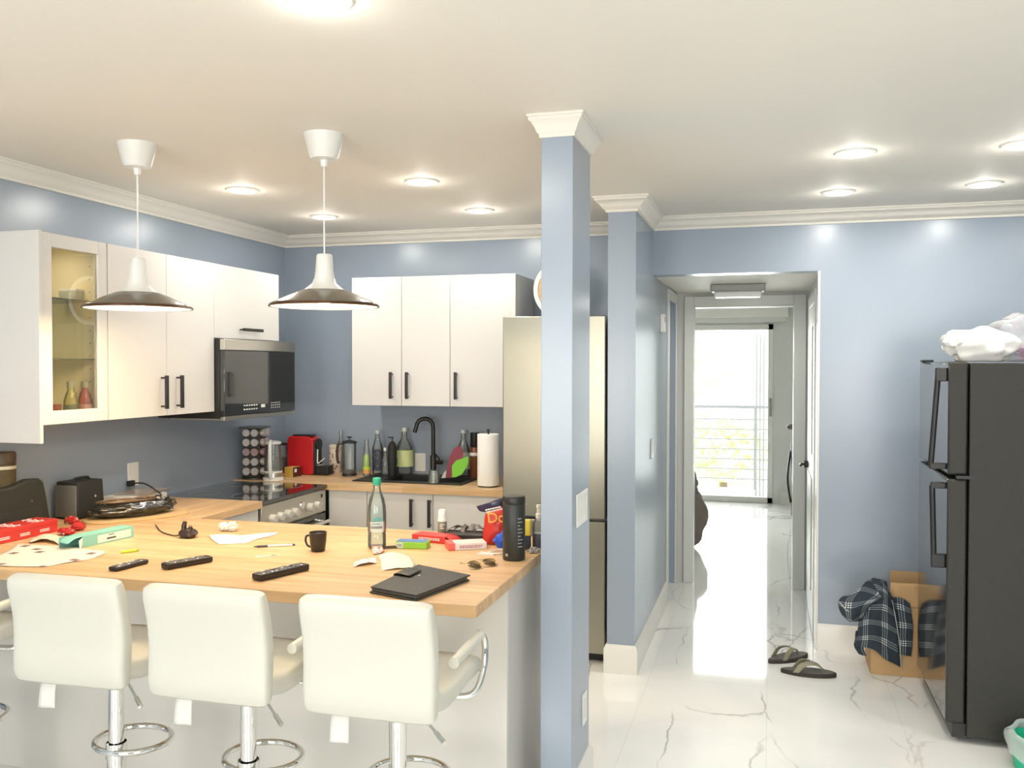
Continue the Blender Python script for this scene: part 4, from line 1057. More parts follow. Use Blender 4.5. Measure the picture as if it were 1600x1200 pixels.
# patterned sheet
sheet('patterned_paper', 'large white paper with brown square prints at the left end of the peninsula', 'paper',
      [[(28, 852, .004), (60, 853), (105, 856, .002), (132, 859)], [(8, 864), (50, 864, .003), (100, 866), (165, 863)], [(-25, 876), (40, 876), (90, 878, .003), (140, 874)], [(-40, 884), (30, 886), (70, 886), (85, 883)]],
      dots('patterned_print', (.70, .65, .57), (.20, .12, .10), 13, .20), wob=.003, seed=9, wf=12)
sheet('paper_scrap', 'crumpled kraft paper scrap lying between the red box and the patterned paper', 'paper',
      [[(48, 842), (75, 838, .01), (98, 841)], [(45, 850), (72, 848, .014), (96, 853)]], mat('kraft_white', (.72, .62, .48), .8), wob=.006, seed=11, wf=40)
# teal box
A, B = T(112, 860), T(209, 839); dd_ = (B-A); an = math.atan2(dd_.y, dd_.x)-.0; L = dd_.length
c = (A+B)/2+Vector((-math.sin(an), math.cos(an), 0))*.035
TEAL = mat('mint_card', (.25, .55, .47), .45)
t = thing('mint_box', 'long mint green carton with an open end by the patterned paper', 'box', c, an); M = LM(c, an)
Hb = .045
b = MB(); b.box(-L/2+.05, L/2, -.035, .035, .0005, .0012, M).box(-L/2+.05, L/2, -.035, -.0342, .0012, Hb, M).box(-L/2, L/2, .0342, .035, .0012, Hb, M).box(L/2-.0008, L/2, -.035, .035, .0012, Hb, M).box(-L/2+.05, L/2, -.035, .035, Hb, Hb+.0008, M)
bo = b.build('box_body', TEAL, t)
MB().patch([[M @ Vector((-L/2+.05, -.035, Hb)), M @ Vector((-L/2+.05, .033, Hb))], [M @ Vector((-L/2+.02, -.03, Hb-.004)), M @ Vector((-L/2+.02, .033, Hb-.002))], [M @ Vector((-L/2-.01, -.025, Hb-.02)), M @ Vector((-L/2-.01, .03, Hb-.015))]], 4, 4).build('lid_flap', TEAL, t, solid=.0008)
MB().patch([[M @ Vector((-L/2+.05, -.036, .002)), M @ Vector((-L/2+.05, -.036, Hb-.004))], [M @ Vector((-L/2+.02, -.055, .002)), M @ Vector((-L/2+.02, -.050, Hb-.010))]], 4, 4).build('side_flap', mat('mint_white_card', (.62, .76, .70), .5), t, solid=.0008)
lt = MB(); lt.box(-L*.1, L*.45, -.0358, -.0352, .006, Hb-.008, M); lt.build('pale_panel', mat('mint_white_card', (.62, .76, .70), .5), bo)
lt = MB(); marks(lt, M @ frame((L*.12, -.036, .018), (1, 0, 0), (0, 0, 1)), .045, .012, 1, 12, .0006, 1)
marks(lt, M @ frame((L*.12, -.036, .032), (1, 0, 0), (0, 0, 1)), .03, .005, 1, 13, .0006, 1); lt.build('lettering', INKB, bo, smooth=False)
# red gift box
B = Vector((-2.965, on_x(90, 820, -2.965).y, TOP)); A = B+Vector((-.01, -.34, 0)); dd_ = B-A; an = math.atan2(dd_.y, dd_.x); L = dd_.length+.08; Wb = .115
u = Vector((math.cos(an), math.sin(an), 0)); n = Vector((-u.y, u.x, 0)); c = B-u*L/2+n*Wb/2
zt_ = .058
t = thing('red_box', 'large flat red box with white lettering at the left edge of the peninsula', 'box', c, an); M = LM(c, an)
bo = MB().box(-L/2, L/2, -Wb/2, Wb/2, .0005, zt_-.006, M).build('box_body', RED, t, bevel=.002)
lid = MB().box(-L/2-.001, L/2+.001, -Wb/2-.001, Wb/2+.001, zt_-.018, zt_, M).build('lid', RED, t, bevel=.002)
lt = MB()
for i, x in enumerate((.42, .15, -.12)): marks(lt, M @ frame((L*x*.9-.02, -Wb/2-.0006, .020), (1, 0, 0), (0, 0, 1)), .05, .014, 2, 20+i, .0006, 1)
lt.build('front_print', INKW, bo, smooth=False)
for r in range(3):
    for i in range(3):
        x = -L*.35+i*L*.30; y = -Wb*.30+r*Wb*.30
        MB().tube([M @ Vector((x+.045*k/6, y+.012*math.sin(k*1.7+r+i), zt_+.0004)) for k in range(8)], .0020, 6, 3).build('script_stroke', INKW, lid)
# red wrappers
for i, (px, py, r, lb) in enumerate([(103, 836, (.038, .022, .016), 'crumpled red sweet wrapper right of the big red box'), (122, 829, (.030, .026, .018), 'crumpled red and orange wrapper touching the mint carton'), (112, 819, (.035, .02, .018), 'crumpled red and silver wrapper behind the other red wrappers')]):
    o = T(px, py); t = thing('sweet_wrapper', lb, 'wrapper', o, group='red wrappers beside the red box')
    MB().blob(o+Vector((0, 0, r[2])), r, .24, 3.0, 10+i, -r[2]*.95, 3).build('wrapper_film', dots('red_wrapper_%s' % 'abc'[i], (.50, .03, .03), (.75, .62, .55), 45+i*7, .22, .3), t)

# ---------------------------------------------------------------- left wall end of the peninsula
o = Vector((-3.155, 3.58, TOP))
t = thing('desk_speaker', 'small black speaker box with a grey left side standing against the left wall', 'speaker', o)
M = LM(o, 0)
MB().box(-.075, .060, -.090, .090, 0, .175, M, taper=.92, bev=.008).build('case', BSOFT, t)
MB().box(-.066, .052, -.096, -.086, .010, .160, M, bev=.004).build('grille', mat('grey_grille', (.13, .13, .115), .8), t)
MB().cyl(M @ Vector((.056, .02, .10)), M @ Vector((.064, .02, .10)), .006).build('knob', CHROME, t)
MB().tube([M @ Vector((0, -.05, .172)), M @ Vector((0, -.04, .186)), M @ Vector((0, .04, .186)), M @ Vector((0, .05, .172))], .006, 8, 4).build('carry_handle', BPLAST, t)
# black bag, standing along the left wall
BAGM = mat('black_nylon', (.018, .022, .016), .6, bump=(60, .2))
o = Vector((-3.118, 3.32, TOP))
t = thing('black_bag', 'upright black laptop bag behind the red box at the left edge', 'bag', o)
M = frame(o, (0, 1, 0), (0, 0, 1))
MB().prism([(-.42, 0), (.010, 0), (.008, .02), (-.020, .16), (-.032, .205), (-.055, .222), (-.12, .226), (-.20, .205), (-.42, .20)], -.022, .022, M).build('bag_body', BAGM, t, bevel=.010)
MB().cyl(M @ Vector((-.105, .13, .022)), M @ Vector((-.105, .13, .026)), .004).build('stud', CHROME, t)
MB().box(-.38, -.05, .004, .10, .022, .028, M, bev=.003).build('front_pocket', BAGM, t)
# canister behind the bag
o = Vector((-3.197, 3.165, TOP))
t = thing('wicker_canister', 'tall brown canister behind the black bag at the left edge', 'canister', o); M = LM(o, 0)
BRN = mat('dark_brown_wicker', (.09, .06, .02), .7, bump=(90, .6))
MB().lathe([(0, 0), (.046, 0), (.050, .01), (.050, .29), (.047, .295)], 32, M).build('body', BRN, t)
MB().lathe([(.047, .295), (.0515, .297), (.0515, .338), (.047, .345), (0, .347)], 32, M).build('lid', mat('brown_lid', (.07, .045, .02), .5), t)
MB().lathe([(.0505, .272), (.0520, .275), (.0520, .283), (.0505, .286)], 32, M, cap=False).build('band', mat('cream_band', (.6, .55, .42), .5), t)
# black cushion-like plastic-wrapped pan
A = T(140, 816); B = T(262, 803)
c = Vector(((A.x+B.x)/2, (A.y+B.y)/2+.01, TOP))
t = thing('wrapped_platter', 'black oval platter wrapped in glossy plastic on a pale wooden board', 'platter', c)
an = math.atan2(B.y-A.y, B.x-A.x)
WOODP = mat('pale_board_wood', (.62, .42, .20), .5, var=(20, .12))
M = LM(c, an)
cb = thing('cutting_board', 'thin pale wooden board lying under the black wrapped platter', 'cutting board', c+Vector((.03, -.01, 0)), an)
MB().prism([(.24*math.copysign(abs(math.cos(a))**.6, math.cos(a))+.02, .105*math.copysign(abs(math.sin(a))**.6, math.sin(a))-.02) for a in [2*PI*k/40 for k in range(40)]], .0005, .011, M).build('board', WOODP, cb, bevel=.002)
mb = MB().blob(Vector((0, 0, .046)), (.19, .09, .044), .07, 3.5, 3, -.0335, 4); mb.b.transform(M)
wrap = mat('glossy_black_wrap', (.020, .017, .010), .16, bump=(28, .7), coat=.5)
bo = mb.build('wrapped_body', wrap, t)
m = MB()
for k in range(5):
    r = .13-.022*k; m.tube([M @ Vector((r*1.05*math.cos(a)-.02, r*.45*math.sin(a), (.0885-.0008*(4-k)))) for a in [2*PI*i/30 for i in range(30)]], .003, 6, 0, closed=True)
m.build('rope_pattern', mat('bronze_rope', (.16, .09, .04), .35), bo)
MB().blob(M @ Vector((.17, 0, .05)), (.035, .04, .032), .4, 3, 6, -.026, 3).build('knotted_end', wrap, t)
# white box with silver lid, black adapter, cord
c = Vector((-3.165, 3.94, TOP)); t = thing('white_box', 'white flat box by the left wall with a silver tablet lying on it', 'box', c)
M = LM(c, 0)
MB().box(-.07, .085, -.14, .12, .0005, .062, M).build('box_body', WPLAST, t, bevel=.003)
M2 = LM(Vector((-3.135, 3.99, TOP+.0625)), .10)
t = thing('silver_tablet', 'thin silver tablet lying on top of the white box', 'tablet', Vector((-3.135, 3.99, TOP+.0625)))
MB().box(-.085, .085, -.12, .13, .0005, .008, M2).build('tablet_body', mat('silver_metal', (.62, .60, .56), .3, .9), t, bevel=.002)
MB().box(-.080, .080, -.115, .125, .008, .0086, M2).build('screen', mat('pink_grey_screen', (.45, .38, .34), .15), t)
c = T(283, 771)+Vector((-.005, -.03, 0)); c = Vector((-3.19, 4.235, TOP))
t = thing('charger_plug', 'small white charger block with a white lead beside the range', 'charger', c)
MB().box(-.014, .014, -.014, .014, .0005, .028, LM(c, .2)).build('block', WPLAST, t, bevel=.003)
MB().tube([c+Vector((0, -.014, .012)), c+Vector((.03, -.05, .004)), c+Vector((.08, -.11, .004)), c+Vector((.13, -.15, .003))], .0025, 8, 5).build('lead', WPLAST, t)
t = thing('power_cord', 'black cord looping over the wrapped platter from the wall outlet', 'cable', Vector((-3.0, 3.95, TOP)))
MB().tube([Vector((XL+.02, 4.03, 1.03)), Vector((-3.16, 4.04, 1.03)), Vector((-3.02, 3.96, 1.005)), Vector((-2.92, 3.86, 1.0)), Vector((-2.90, 3.80, 1.01)), Vector((-2.94, 3.82, .99))], .0038, 8, 8).build('cord', BPLAST, t)
MB().box(XL+.007, XL+.03, 4.01, 4.05, 1.015, 1.045).build('plug', BPLAST, t, bevel=.003)

# ---------------------------------------------------------------- back worktop things
def BK(px, y): return Vector((on_y(px, 740, y).x, y, TOP))
def hz(px, py, y): return on_y(px, py, y).z-TOP
# spice carousel
c = Vector((-3.11, 5.42, TOP)); y = 5.42
c = Vector((-3.162, 5.11, TOP)); hh = .335
t = thing('spice_carousel', 'tall dark spice carousel full of round jar lids in the corner', 'spice rack', c)
M = LM(c, .15); SP = mat('carousel_dark', (.03, .028, .022), .4)
MB().lathe([(0, 0), (.082, 0), (.082, .012), (0, .012)], 32, M).build('base', SP, t)
MB().box(-.052, .052, -.052, .052, .012, hh-.012, M).build('core', SP, t, bevel=.003)
MB().box(-.076, .076, -.076, .076, hh-.012, hh, M).build('top_plate', mat('carousel_top', (.12, .14, .12), .25, .5), t, bevel=.004)
rows_, cols_ = 5, 2
dz = (hh-.03)/rows_
LID = mat('jar_lid_grey', (.52, .48, .45), .35, .3, var=(60, .2)); LIDP = mat('jar_lid_rose', (.40, .27, .27), .35, .3)
for face in range(4):
    Fm = M @ Matrix.Rotation(face*PI/2, 4, 'Z')
    for r in range(rows_):
        for q in range(cols_):
            z = .022+dz*(r+.5); x = (q-.5)*.054
            G = Fm @ Matrix.Translation((x, -.052, z)) @ Matrix.Rotation(PI/2, 4, 'X')
            if face in (0, 1):
                MB().lathe([(0, 0), (.021, 0), (.021, .012), (.0245, .012), (.0245, .024), (.023, .026), (0, .026)], 20, G).build('spice_jar', LIDP if r == 2 else LID, t)
# electric glass kettle
c = Vector((-3.008, 5.070, TOP)); ht = .255
t = thing('glass_kettle', 'glass kettle with a white handle and white rings in front of the spice carousel', 'kettle', c); M = LM(c, 0)
KR = .056
MB().lathe([(0, 0), (KR+.008, 0), (KR+.008, .018), (KR, .022), (0, .022)], 36, M).build('base', WPLAST, t)
MB().lathe([(KR, .022), (KR, .05), (KR-.001, .05)], 36, M, cap=False).build('heater_band', STEEL, t)
MB().lathe([(KR, .05), (KR, .09), (KR-.010, ht-.025)], 36, M, cap=False).build('glass_body', GLASS, t)
MB().lathe([(KR+.001, .048), (KR+.002, .052), (KR+.002, .056), (KR+.001, .060)], 36, M, cap=False).build('white_ring', WPLAST, t)
MB().lathe([(0, .05), (KR-.003, .05), (KR-.004, .075), (0, .075)], 32, M).build('water', glassy('water', (.90, .95, .95), .93, .02, 1.33), t)
MB().lathe([(KR-.008, ht-.027), (KR-.004, ht-.020), (KR-.010, ht-.012), (.02, ht-.006), (0, ht-.004)], 36, M).build('lid', WPLAST, t)
vd = Vector((-c.x*.55, -c.y, 0)).normalized()
hd = [c+vd*(KR-.012)+Vector((0, 0, ht-.010)), c+vd*(KR+.020)+Vector((0, 0, ht-.008)), c+vd*(KR+.034)+Vector((0, 0, ht-.05)), c+vd*(KR+.030)+Vector((0, 0, .09)), c+vd*(KR+.012)+Vector((0, 0, .035)), c+vd*KR+Vector((0, 0, .015))]
MB().tube(hd, .0115, 12, 6).build('handle', WPLAST, t)
# jar behind the kettle
c = BK(438, 5.45); ht = hz(438, 692, 5.45)
t = thing('storage_jar', 'clear glass jar with a dark lid and brown contents between kettle and coffee machine', 'jar', c); M = LM(c, 0)
MB().lathe([(0, 0), (.050, 0), (.052, .004), (.052, ht-.02), (.048, ht-.012)], 32, M).build('glass_body', GLASS, t)
MB().lathe([(0, .004), (.049, .004), (.049, .10), (0, .10)], 28, M).build('contents', mat('brown_contents', (.12, .07, .05), .8, bump=(80, .8)), t)
MB().lathe([(.050, ht-.014), (.054, ht-.012), (.054, ht), (0, ht+.002)], 32, M).build('lid', BPLAST, t)
# yellow box
c = BK(459, 5.28); t = thing('yellow_box', 'small yellow carton with a dark side in front of the coffee machine', 'box', c, -.1); M = LM(c, -.1)
MB().box(-.040, .026, -.045, .045, .0005, .062, M).build('box_body', mat('mustard_card', (.62, .42, .08), .5), t, bevel=.0015)
MB().box(.0262, .030, -.045, .045, .0005, .062, M).build('dark_side', mat('maroon_card', (.08, .015, .015), .5), t)
MB().box(.0302, .0308, -.035, -.010, .030, .052, M).build('white_label', INKW, t)
# coffee machine
y = 5.36; xa, xb = on_y(449, 720, y).x, on_y(487, 720, y).x; xc = on_y(511, 720, y).x; hh = hz(480, 682, y)
c = Vector(((xa+xb)/2, y, TOP)); t = thing('coffee_machine', 'red capsule coffee machine with a black front on the back worktop', 'coffee machine', c)
rp = [(-.0, 0), (.0, hh-.03)]
prof = [(xa-c.x, .004), (xb-c.x+.01, .004), (xb-c.x+.01, hh-.05), (xb-c.x+.004, hh-.02), (xb-c.x-.02, hh-.004), (xb-c.x-.05, hh), (xa-c.x+.02, hh), (xa-c.x+.006, hh-.008), (xa-c.x, hh-.03)]
Mx = Matrix.Translation(c) @ Matrix.Rotation(PI/2, 4, 'X')
MB().prism(prof, -.11, .0, Mx).build('red_body', mat('red_gloss_plastic', (.52, .018, .022), .25), t, bevel=.004)
fx0 = xb-c.x+.0105
MB().box(fx0, fx0+.012, -.0, .10, .004, hh-.04, LM(c, 0)).box(fx0+.012, xc-c.x, .01, .09, .004, .062, LM(c, 0)).build('black_front', BPLAST, t, bevel=.004)
MB().lathe([(0, 0), (.040, 0), (.038, .016), (0, .018)], 28, frame_z(c+Vector((fx0+.006, .05, hh-.055)), (1, 0, 0), (0, 0, 1))).build('brew_head', BPLAST, t)
MB().box(xa-c.x+.03, xb-c.x-.01, .015, .085, hh+.001, hh+.009, LM(c, 0)).build('top_lid', BPLAST, t, bevel=.002)
MB().cyl(c+Vector((fx0+.016, .03, .075)), c+Vector((fx0+.018, .03, hh-.045)), .004).build('white_lever', WPLAST, t)
MB().cyl(c+Vector((fx0+.02, .03, .075)), c+Vector((fx0+.075, .02, .115)), .0035).build('spoon_handle', WPLAST, t)
MB().box(fx0+.014, fx0+.05, .02, .08, .063, .067, LM(c, 0)).build('drip_tray', GREYPL, t)
# floral tin, french press, bottles
c = BK(524, 5.54); ht = hz(524, 694, 5.54)
t = thing('floral_tin', 'round floral patterned tin left of the french press', 'tin', c)
MB().lathe([(0, 0), (.040, 0), (.042, .004), (.042, ht-.01), (.036, ht-.002), (0, ht)], 32, LM(c, 0)).build('tin_body', dots('floral_print', (.62, .52, .42), (.30, .14, .12), 42, .26, .4), t)
MB().lathe([(.0422, ht-.028), (.0435, ht-.026), (.0435, ht-.010), (.037, ht-.001)], 32, LM(c, 0), cap=False).build('lid_band', mat('cream_band', (.6, .55, .42), .5), t)
c = BK(533, 5.61); ht = hz(533, 672, 5.61)
t = thing('slim_bottle', 'slim clear bottle behind the floral tin', 'bottle', c)
MB().lathe([(0, 0), (.026, 0), (.028, .004), (.028, ht*.6), (.012, ht*.78), (.011, ht)], 24, LM(c, 0)).build('body', GLASS, t)
c = BK(546, 5.42); ht = hz(546, 690, 5.42)
t = thing('french_press', 'glass french press with a black lid, handle and dark coffee at the bottom', 'french press', c); M = LM(c, 0)
MB().lathe([(0, .004), (.043, .004), (.044, .008), (.044, ht-.004)], 32, M).build('glass_beaker', GLASS, t)
MB().lathe([(0, .006), (.0425, .006), (.0425, .035), (0, .038)], 28, M).build('coffee_grounds', mat('coffee_dark', (.03, .018, .010), .7, bump=(120, .6)), t)
MB().lathe([(.0445, 0), (.048, 0), (.048, .016), (.0445, .018)], 32, M, cap=False).build('base_ring', BPLAST, t)
MB().lathe([(.045, ht-.010), (.050, ht-.008), (.050, ht), (.02, ht+.010), (0, ht+.011)], 32, M).build('lid', BPLAST, t)
MB().cyl(c+Vector((0, 0, ht+.01)), c+Vector((0, 0, ht+.026)), .003).box(-.016, .016, -.006, .006, ht+.024, ht+.034, M).build('plunger_knob', BPLAST, t, bevel=.003)
MB().tube([c+Vector((-.045, -.01, ht-.012)), c+Vector((-.072, -.02, ht-.022)), c+Vector((-.078, -.022, ht*.55)), c+Vector((-.070, -.018, ht*.35))], .009, 10, 6).build('handle', mat('dark_brown_gloss', (.035, .018, .014), .3), t)
def bottle(name, label, px, y, topy, prof, body, extra=(), top=None):
    c = BK(px, y); ht = hz(px, topy, y); t = thing(name, label, 'bottle', c); M = LM(c, 0)
    k = prof[-1][1]; P = [(r, z/k*ht) for r, z in prof]
    MB().lathe([(0, 0)]+P, 28, M).build('body', body, t)
    for nm, pr, m in extra: MB().lathe([(r, z/k*ht) for r, z in pr], 28, M, cap=False).build(nm, m, t)
    return t, c, ht, M
LIME = mat('lime_soap', (.50, .68, .05), .35)
bottle('dish_soap', 'lime green dish soap bottle with a clear top', 573, 5.44, 686, [(.024, 0), (.026, .03), (.025, .10), (.016, .15), (.012, .17), (.012, .2)], GLASS,
       [('green_fill', [(.0245, .012), (.0262, .03), (.0245, .10), (.020, .115), (0, .115)], LIME), ('orange_label', [(.0266, .014), (.0268, .034)], mat('orange_label', (.70, .32, .12), .5))])
bottle('bottle', 'clear bottle with a dark patterned label left of the black pump bottle', 590, 5.56, 673, [(.034, 0), (.036, .01), (.036, .15), (.014, .21), (.013, .25)], GLASS,
       [('dark_label', [(.0365, .02), (.0365, .14)], dots('dark_lace_label', (.07, .07, .10), (.30, .30, .34), 70, .2)), ('cap', [(.0145, .232), (.0145, .252), (0, .252)], WPLAST)])
bottle('bottle', 'small clear bottle just left of the black pump bottle', 602, 5.47, 700, [(.020, 0), (.022, .01), (.022, .08), (.009, .11), (.009, .14)], GLASS, [('cap', [(.010, .125), (.010, .142), (0, .142)], WPLAST)])
t, c, ht, M = bottle('soap_pump_bottle', 'tall black soap pump bottle beside the sink', 613, 5.44, 690, [(.027, 0), (.029, .004), (.029, .155), (.018, .175), (.010, .18)], BSOFT)
MB().cyl(c+Vector((0, 0, ht)), c+Vector((0, 0, ht+.026)), .004).box(-.030, .010, -.006, .006, ht+.024, ht+.031, M).build('pump_head', BPLAST, t, bevel=.002)
bottle('vinegar_jug', 'large clear jug with a yellow-green label behind the sink', 632, 5.585, 670, [(.050, 0), (.056, .008), (.058, .13), (.050, .16), (.020, .20), (.016, .25)], GLASS,
       [('label', [(.0588, .045), (.0590, .135)], dots('yellow_green_label', (.72, .78, .38), (.03, .42, .08), 17, .33)), ('cap', [(.018, .235), (.018, .256), (0, .256)], WPLAST)])
bottle('bottle', 'clear bottle with a white label behind the cutting boards', 724, 5.60, 673, [(.040, 0), (.043, .008), (.044, .14), (.016, .20), (.015, .25)], GLASS,
       [('white_label', [(.0446, .04), (.0448, .13)], INKW), ('cap', [(.017, .236), (.017, .254), (0, .254)], WPLAST)])
c = BK(742, 5.50); ht = hz(742, 676, 5.50)
t = thing('coffee_jar', 'brown jar with a black lid left of the paper towel roll', 'jar', c); M = LM(c, 0)
MB().lathe([(0, 0), (.030, 0), (.033, .006), (.033, ht*.62), (.026, ht*.70)], 28, M).build('body', mat('brown_jar', (.20, .07, .03), .25), t)
MB().lathe([(.027, ht*.68), (.030, ht*.70), (.030, ht), (0, ht)], 28, M).build('lid', BPLAST, t)
MB().lathe([(.0335, ht*.50), (.0345, ht*.51), (.0345, ht*.56), (.0335, ht*.57)], 28, M, cap=False).build('ring', INKW, t)
# paper towel
c = BK(763, 5.16); ht = hz(763, 678, 5.16); c2 = c
t = thing('paper_towel_roll', 'white paper towel roll on a holder beside the steel fridge', 'paper towel', c); M = LM(c, 0)
MB().lathe([(0, 0), (.062, 0), (.062, .006), (0, .008)], 32, M).build('holder_base', BPLAST, t)
MB().lathe([(.02, .008), (.0655, .008), (.066, .012), (.066, ht-.004), (.065, ht), (.02, ht), (.02, .008)], 48, M, cap=False).build('paper_roll', mat('paper_towel', (.84, .83, .80), .9, bump=(150, .25)), t)
MB().lathe([(0, .008), (.006, .008), (.006, ht+.018), (.010, ht+.020), (.010, ht+.028), (0, ht+.030)], 16, M).build('holder_rod', BPLAST, t)
# glass upside down on the sink rim, boards
RIMZ = zz+.007
c = Vector((on_y(678, 745, 5.17).x, 5.172, RIMZ)); t = thing('drinking_glass', 'upturned drinking glass at the front edge of the sink', 'glass', c)
MB().lathe([(.034, 0), (.036, .001), (.030, .075), (0, .077)], 32, LM(c, 0), cap=False).build('glass_wall', GLASS, t, solid=.002)
def board(label, pxs, y, m, tilt, name='cutting_board', h=None):
    P = [on_y(px, py, y) for px, py in pxs]; c = sum(P, Vector())/len(P); zb_ = min(p.z for p in P)
    c.z = zb_; t = thing(name, label, 'cutting board', c)
    b = MB(); F = [Vector((p.x, y+(p.z-zb_)*tilt, p.z)) for p in P]
    a = [b.b.verts.new(p) for p in F]; e = [b.b.verts.new(p+Vector((0, .006, 0))) for p in F]; n = len(F)
    b.b.faces.new(a); b.b.faces.new(list(reversed(e)))
    for i in range(n): b.b.faces.new((a[i], a[(i+1) % n], e[(i+1) % n], e[i]))
    b.build('board', m, t, bevel=.0015); return t
board('dark red oval cutting board leaning in the sink corner', [(696, 747), (697, 728), (700, 713), (705, 702), (711, 698), (717, 700), (720, 708), (720, 720), (714, 733), (707, 747)], 5.36, mat('raspberry_plastic', (.24, .015, .05), .35), .25)
board('bright green flexible cutting board standing before the red one', [(706, 746), (705, 728), (711, 720), (720, 717), (731, 713), (730, 727), (722, 741), (712, 746)], 5.28, mat('lime_board_plastic', (.16, .48, .02), .4), .15)
board('white cutting board edge left of the red one', [(689, 747), (693, 739), (698, 734), (697, 747)], 5.42, WPLAST, .1)

# glass cabinet contents
GZB = ZB+.0182
def in_cab(px, py, x): return on_x(px, py, x)
a = in_cab(110, 640, -3.02)
for px, xx, lb, fill, lab in ((111, -2.965, 'clear bottle with a dark label in the glass cabinet', (.85, .78, .35), mat('olive_label', (.22, .20, .10), .6)), (133, -2.965, 'bottle of pink liqueur in the glass cabinet', (.95, .42, .36), mat('pink_ring_label', (.72, .38, .34), .5))):
    p = on_x(px, 640, xx); c = Vector((xx, p.y, GZB)); ht = on_x(px, 596, xx).z-GZB
    t = thing('liqueur_bottle', lb, 'bottle', c, group='bottles in the glass cabinet'); M = LM(c, 0)
    MB().lathe([(0, 0), (.029, 0), (.031, .004), (.031, ht*.45), (.019, ht*.70), (.015, ht*.74), (.015, ht*.85)], 28, M).build('body', glassy('tinted_%d' % px, fill, .75), t)
    MB().lathe([(.0165, ht*.82), (.0170, ht*.83), (.0170, ht), (0, ht)], 24, M).build('cap', mat('grey_cap', (.35, .33, .24), .5), t)
    MB().lathe([(.0315, ht*.06), (.0315, ht*.36)], 28, M, cap=False).build('label', lab, t)
c = Vector((-2.97, on_x(87, 640, -2.97).y+.006, GZB)); t = thing('shot_glass', 'small red-tinted shot glass at the left of the cabinet bottles', 'glass', c)
MB().lathe([(0, 0), (.014, 0), (.015, .004), (.020, .062), (.0185, .062), (.013, .008), (0, .008)], 24, LM(c, 0), cap=False).build('glass_wall', glassy('amber_tint', (.85, .35, .18), .7), t)
c = Vector((-3.05, on_x(120, 465, -3.05).y-.01, 1.9422)); t = thing('food_container', 'small clear plastic container on the upper glass shelf', 'container', c)
MB().box(-.045, .045, -.045, .045, 0, .045, LM(c, 0), taper=1.12, bev=.004).build('tub', glassy('frosted_tub', (.88, .88, .80), .45, .3), t)
MB().box(-.048, .048, -.048, .048, .0452, .056, LM(c, 0), bev=.003).build('lid', WPLAST, t)

# ---------------------------------------------------------------- floor things on the right
# cardboard box
bx0, bx1, by0, by1, bh = .535, .86, 5.165, 5.47, .37
t = thing('cardboard_box', 'open cardboard box on the floor between the hall and the black fridge', 'box', ((bx0+bx1)/2, (by0+by1)/2, 0))
b = MB(); w = .005
b.box(bx0, bx1, by0, by0+w, .001, bh).box(bx0, bx1, by1-w, by1, .001, bh).box(bx0, bx0+w, by0+w, by1-w, .001, bh).box(bx1-w, bx1, by0+w, by1-w, .001, bh).box(bx0+w, bx1-w, by0+w, by1-w, .001, .006)
b.build('box_body', CARD, t)
MB().box(bx0+.13, bx1, by1-w, by1, bh, bh+.13, Matrix.Translation((0, 0, 0))).build('back_flap', CARD, t)
MB().patch([[Vector((bx0+.09, by0, bh)), Vector((bx1, by0, bh))], [Vector((bx0+.09, by0+.01, bh+.06)), Vector((bx1, by0+.01, bh+.06))], [Vector((bx0+.10, by0+.015, bh+.125)), Vector((bx1-.01, by0+.015, bh+.13))]], 4, 4).build('front_flap', CARD, t, solid=.004)
MB().box(bx0+.245, bx0+.262, by0-.0012, by0, .03, bh-.05).build('tape_strip', mat('kraft_tape', (.66, .52, .33), .4), t)
PL = plaid('plaid_flannel')
def fy(px, py, y): return on_y(px, py, y)
t = thing('plaid_shirt', 'navy and white plaid shirt draped over the cardboard box', 'shirt', (.58, 5.1, 0))
r = [[fy(1350, 915, 5.16), fy(1368, 904, 5.16), fy(1385, 920, 5.12), fy(1394, 938, 5.13)],
     [fy(1345, 940, 5.11), fy(1366, 934, 5.08), fy(1384, 936, 5.07), fy(1398, 950, 5.12)],
     [fy(1342, 968, 5.13), fy(1364, 964, 5.08), fy(1384, 968, 5.10), fy(1402, 980, 5.13)],
     [fy(1338, 995, 5.14), fy(1362, 994, 5.10), fy(1384, 1002, 5.12), fy(1405, 1012, 5.14)],
     [fy(1336, 1010, 5.14), fy(1360, 1014, 5.11), fy(1384, 1028, 5.12), fy(1407, 1044, 5.15)]]
MB().patch(r, 8, 8, wob=.012, seed=2, wf=9).build('front_panel', PL, t, solid=.003)
r = [[fy(1350, 935, 5.14), fy(1366, 905, 5.20), fy(1386, 912, 5.18)],
     [fy(1330, 930, 5.10), fy(1352, 918, 5.09), fy(1392, 936, 5.10)],
     [fy(1311, 940, 5.06), fy(1338, 940, 5.04), fy(1372, 935, 5.06)],
     [fy(1316, 958, 5.05), fy(1334, 966, 5.03), fy(1356, 950, 5.06)],
     [fy(1328, 970, 5.08), fy(1342, 970, 5.07), fy(1352, 958, 5.10)]]
MB().patch(r, 8, 8, wob=.016, seed=6, wf=13).build('sleeve', PL, t, solid=.003)
r = [[fy(1390, 932, 5.155), fy(1408, 935, 5.15), fy(1421, 942, 5.155)], [fy(1394, 975, 5.150), fy(1412, 978, 5.148), fy(1426, 980, 5.155)], [fy(1398, 1020, 5.155), fy(1412, 1024, 5.15), fy(1424, 1026, 5.158)]]
MB().patch(r, 8, 8, wob=.004, seed=3).build('rear_panel', PL, t, solid=.003)
r = [[fy(1338, 985, 5.155), fy(1350, 990, 5.15)], [fy(1334, 1008, 5.155), fy(1350, 1012, 5.15)], [fy(1342, 1022, 5.155), fy(1354, 1026, 5.155)]]
MB().patch(r, 6, 6, wob=.006, seed=8).build('shirt_tail', PL, t, solid=.003)
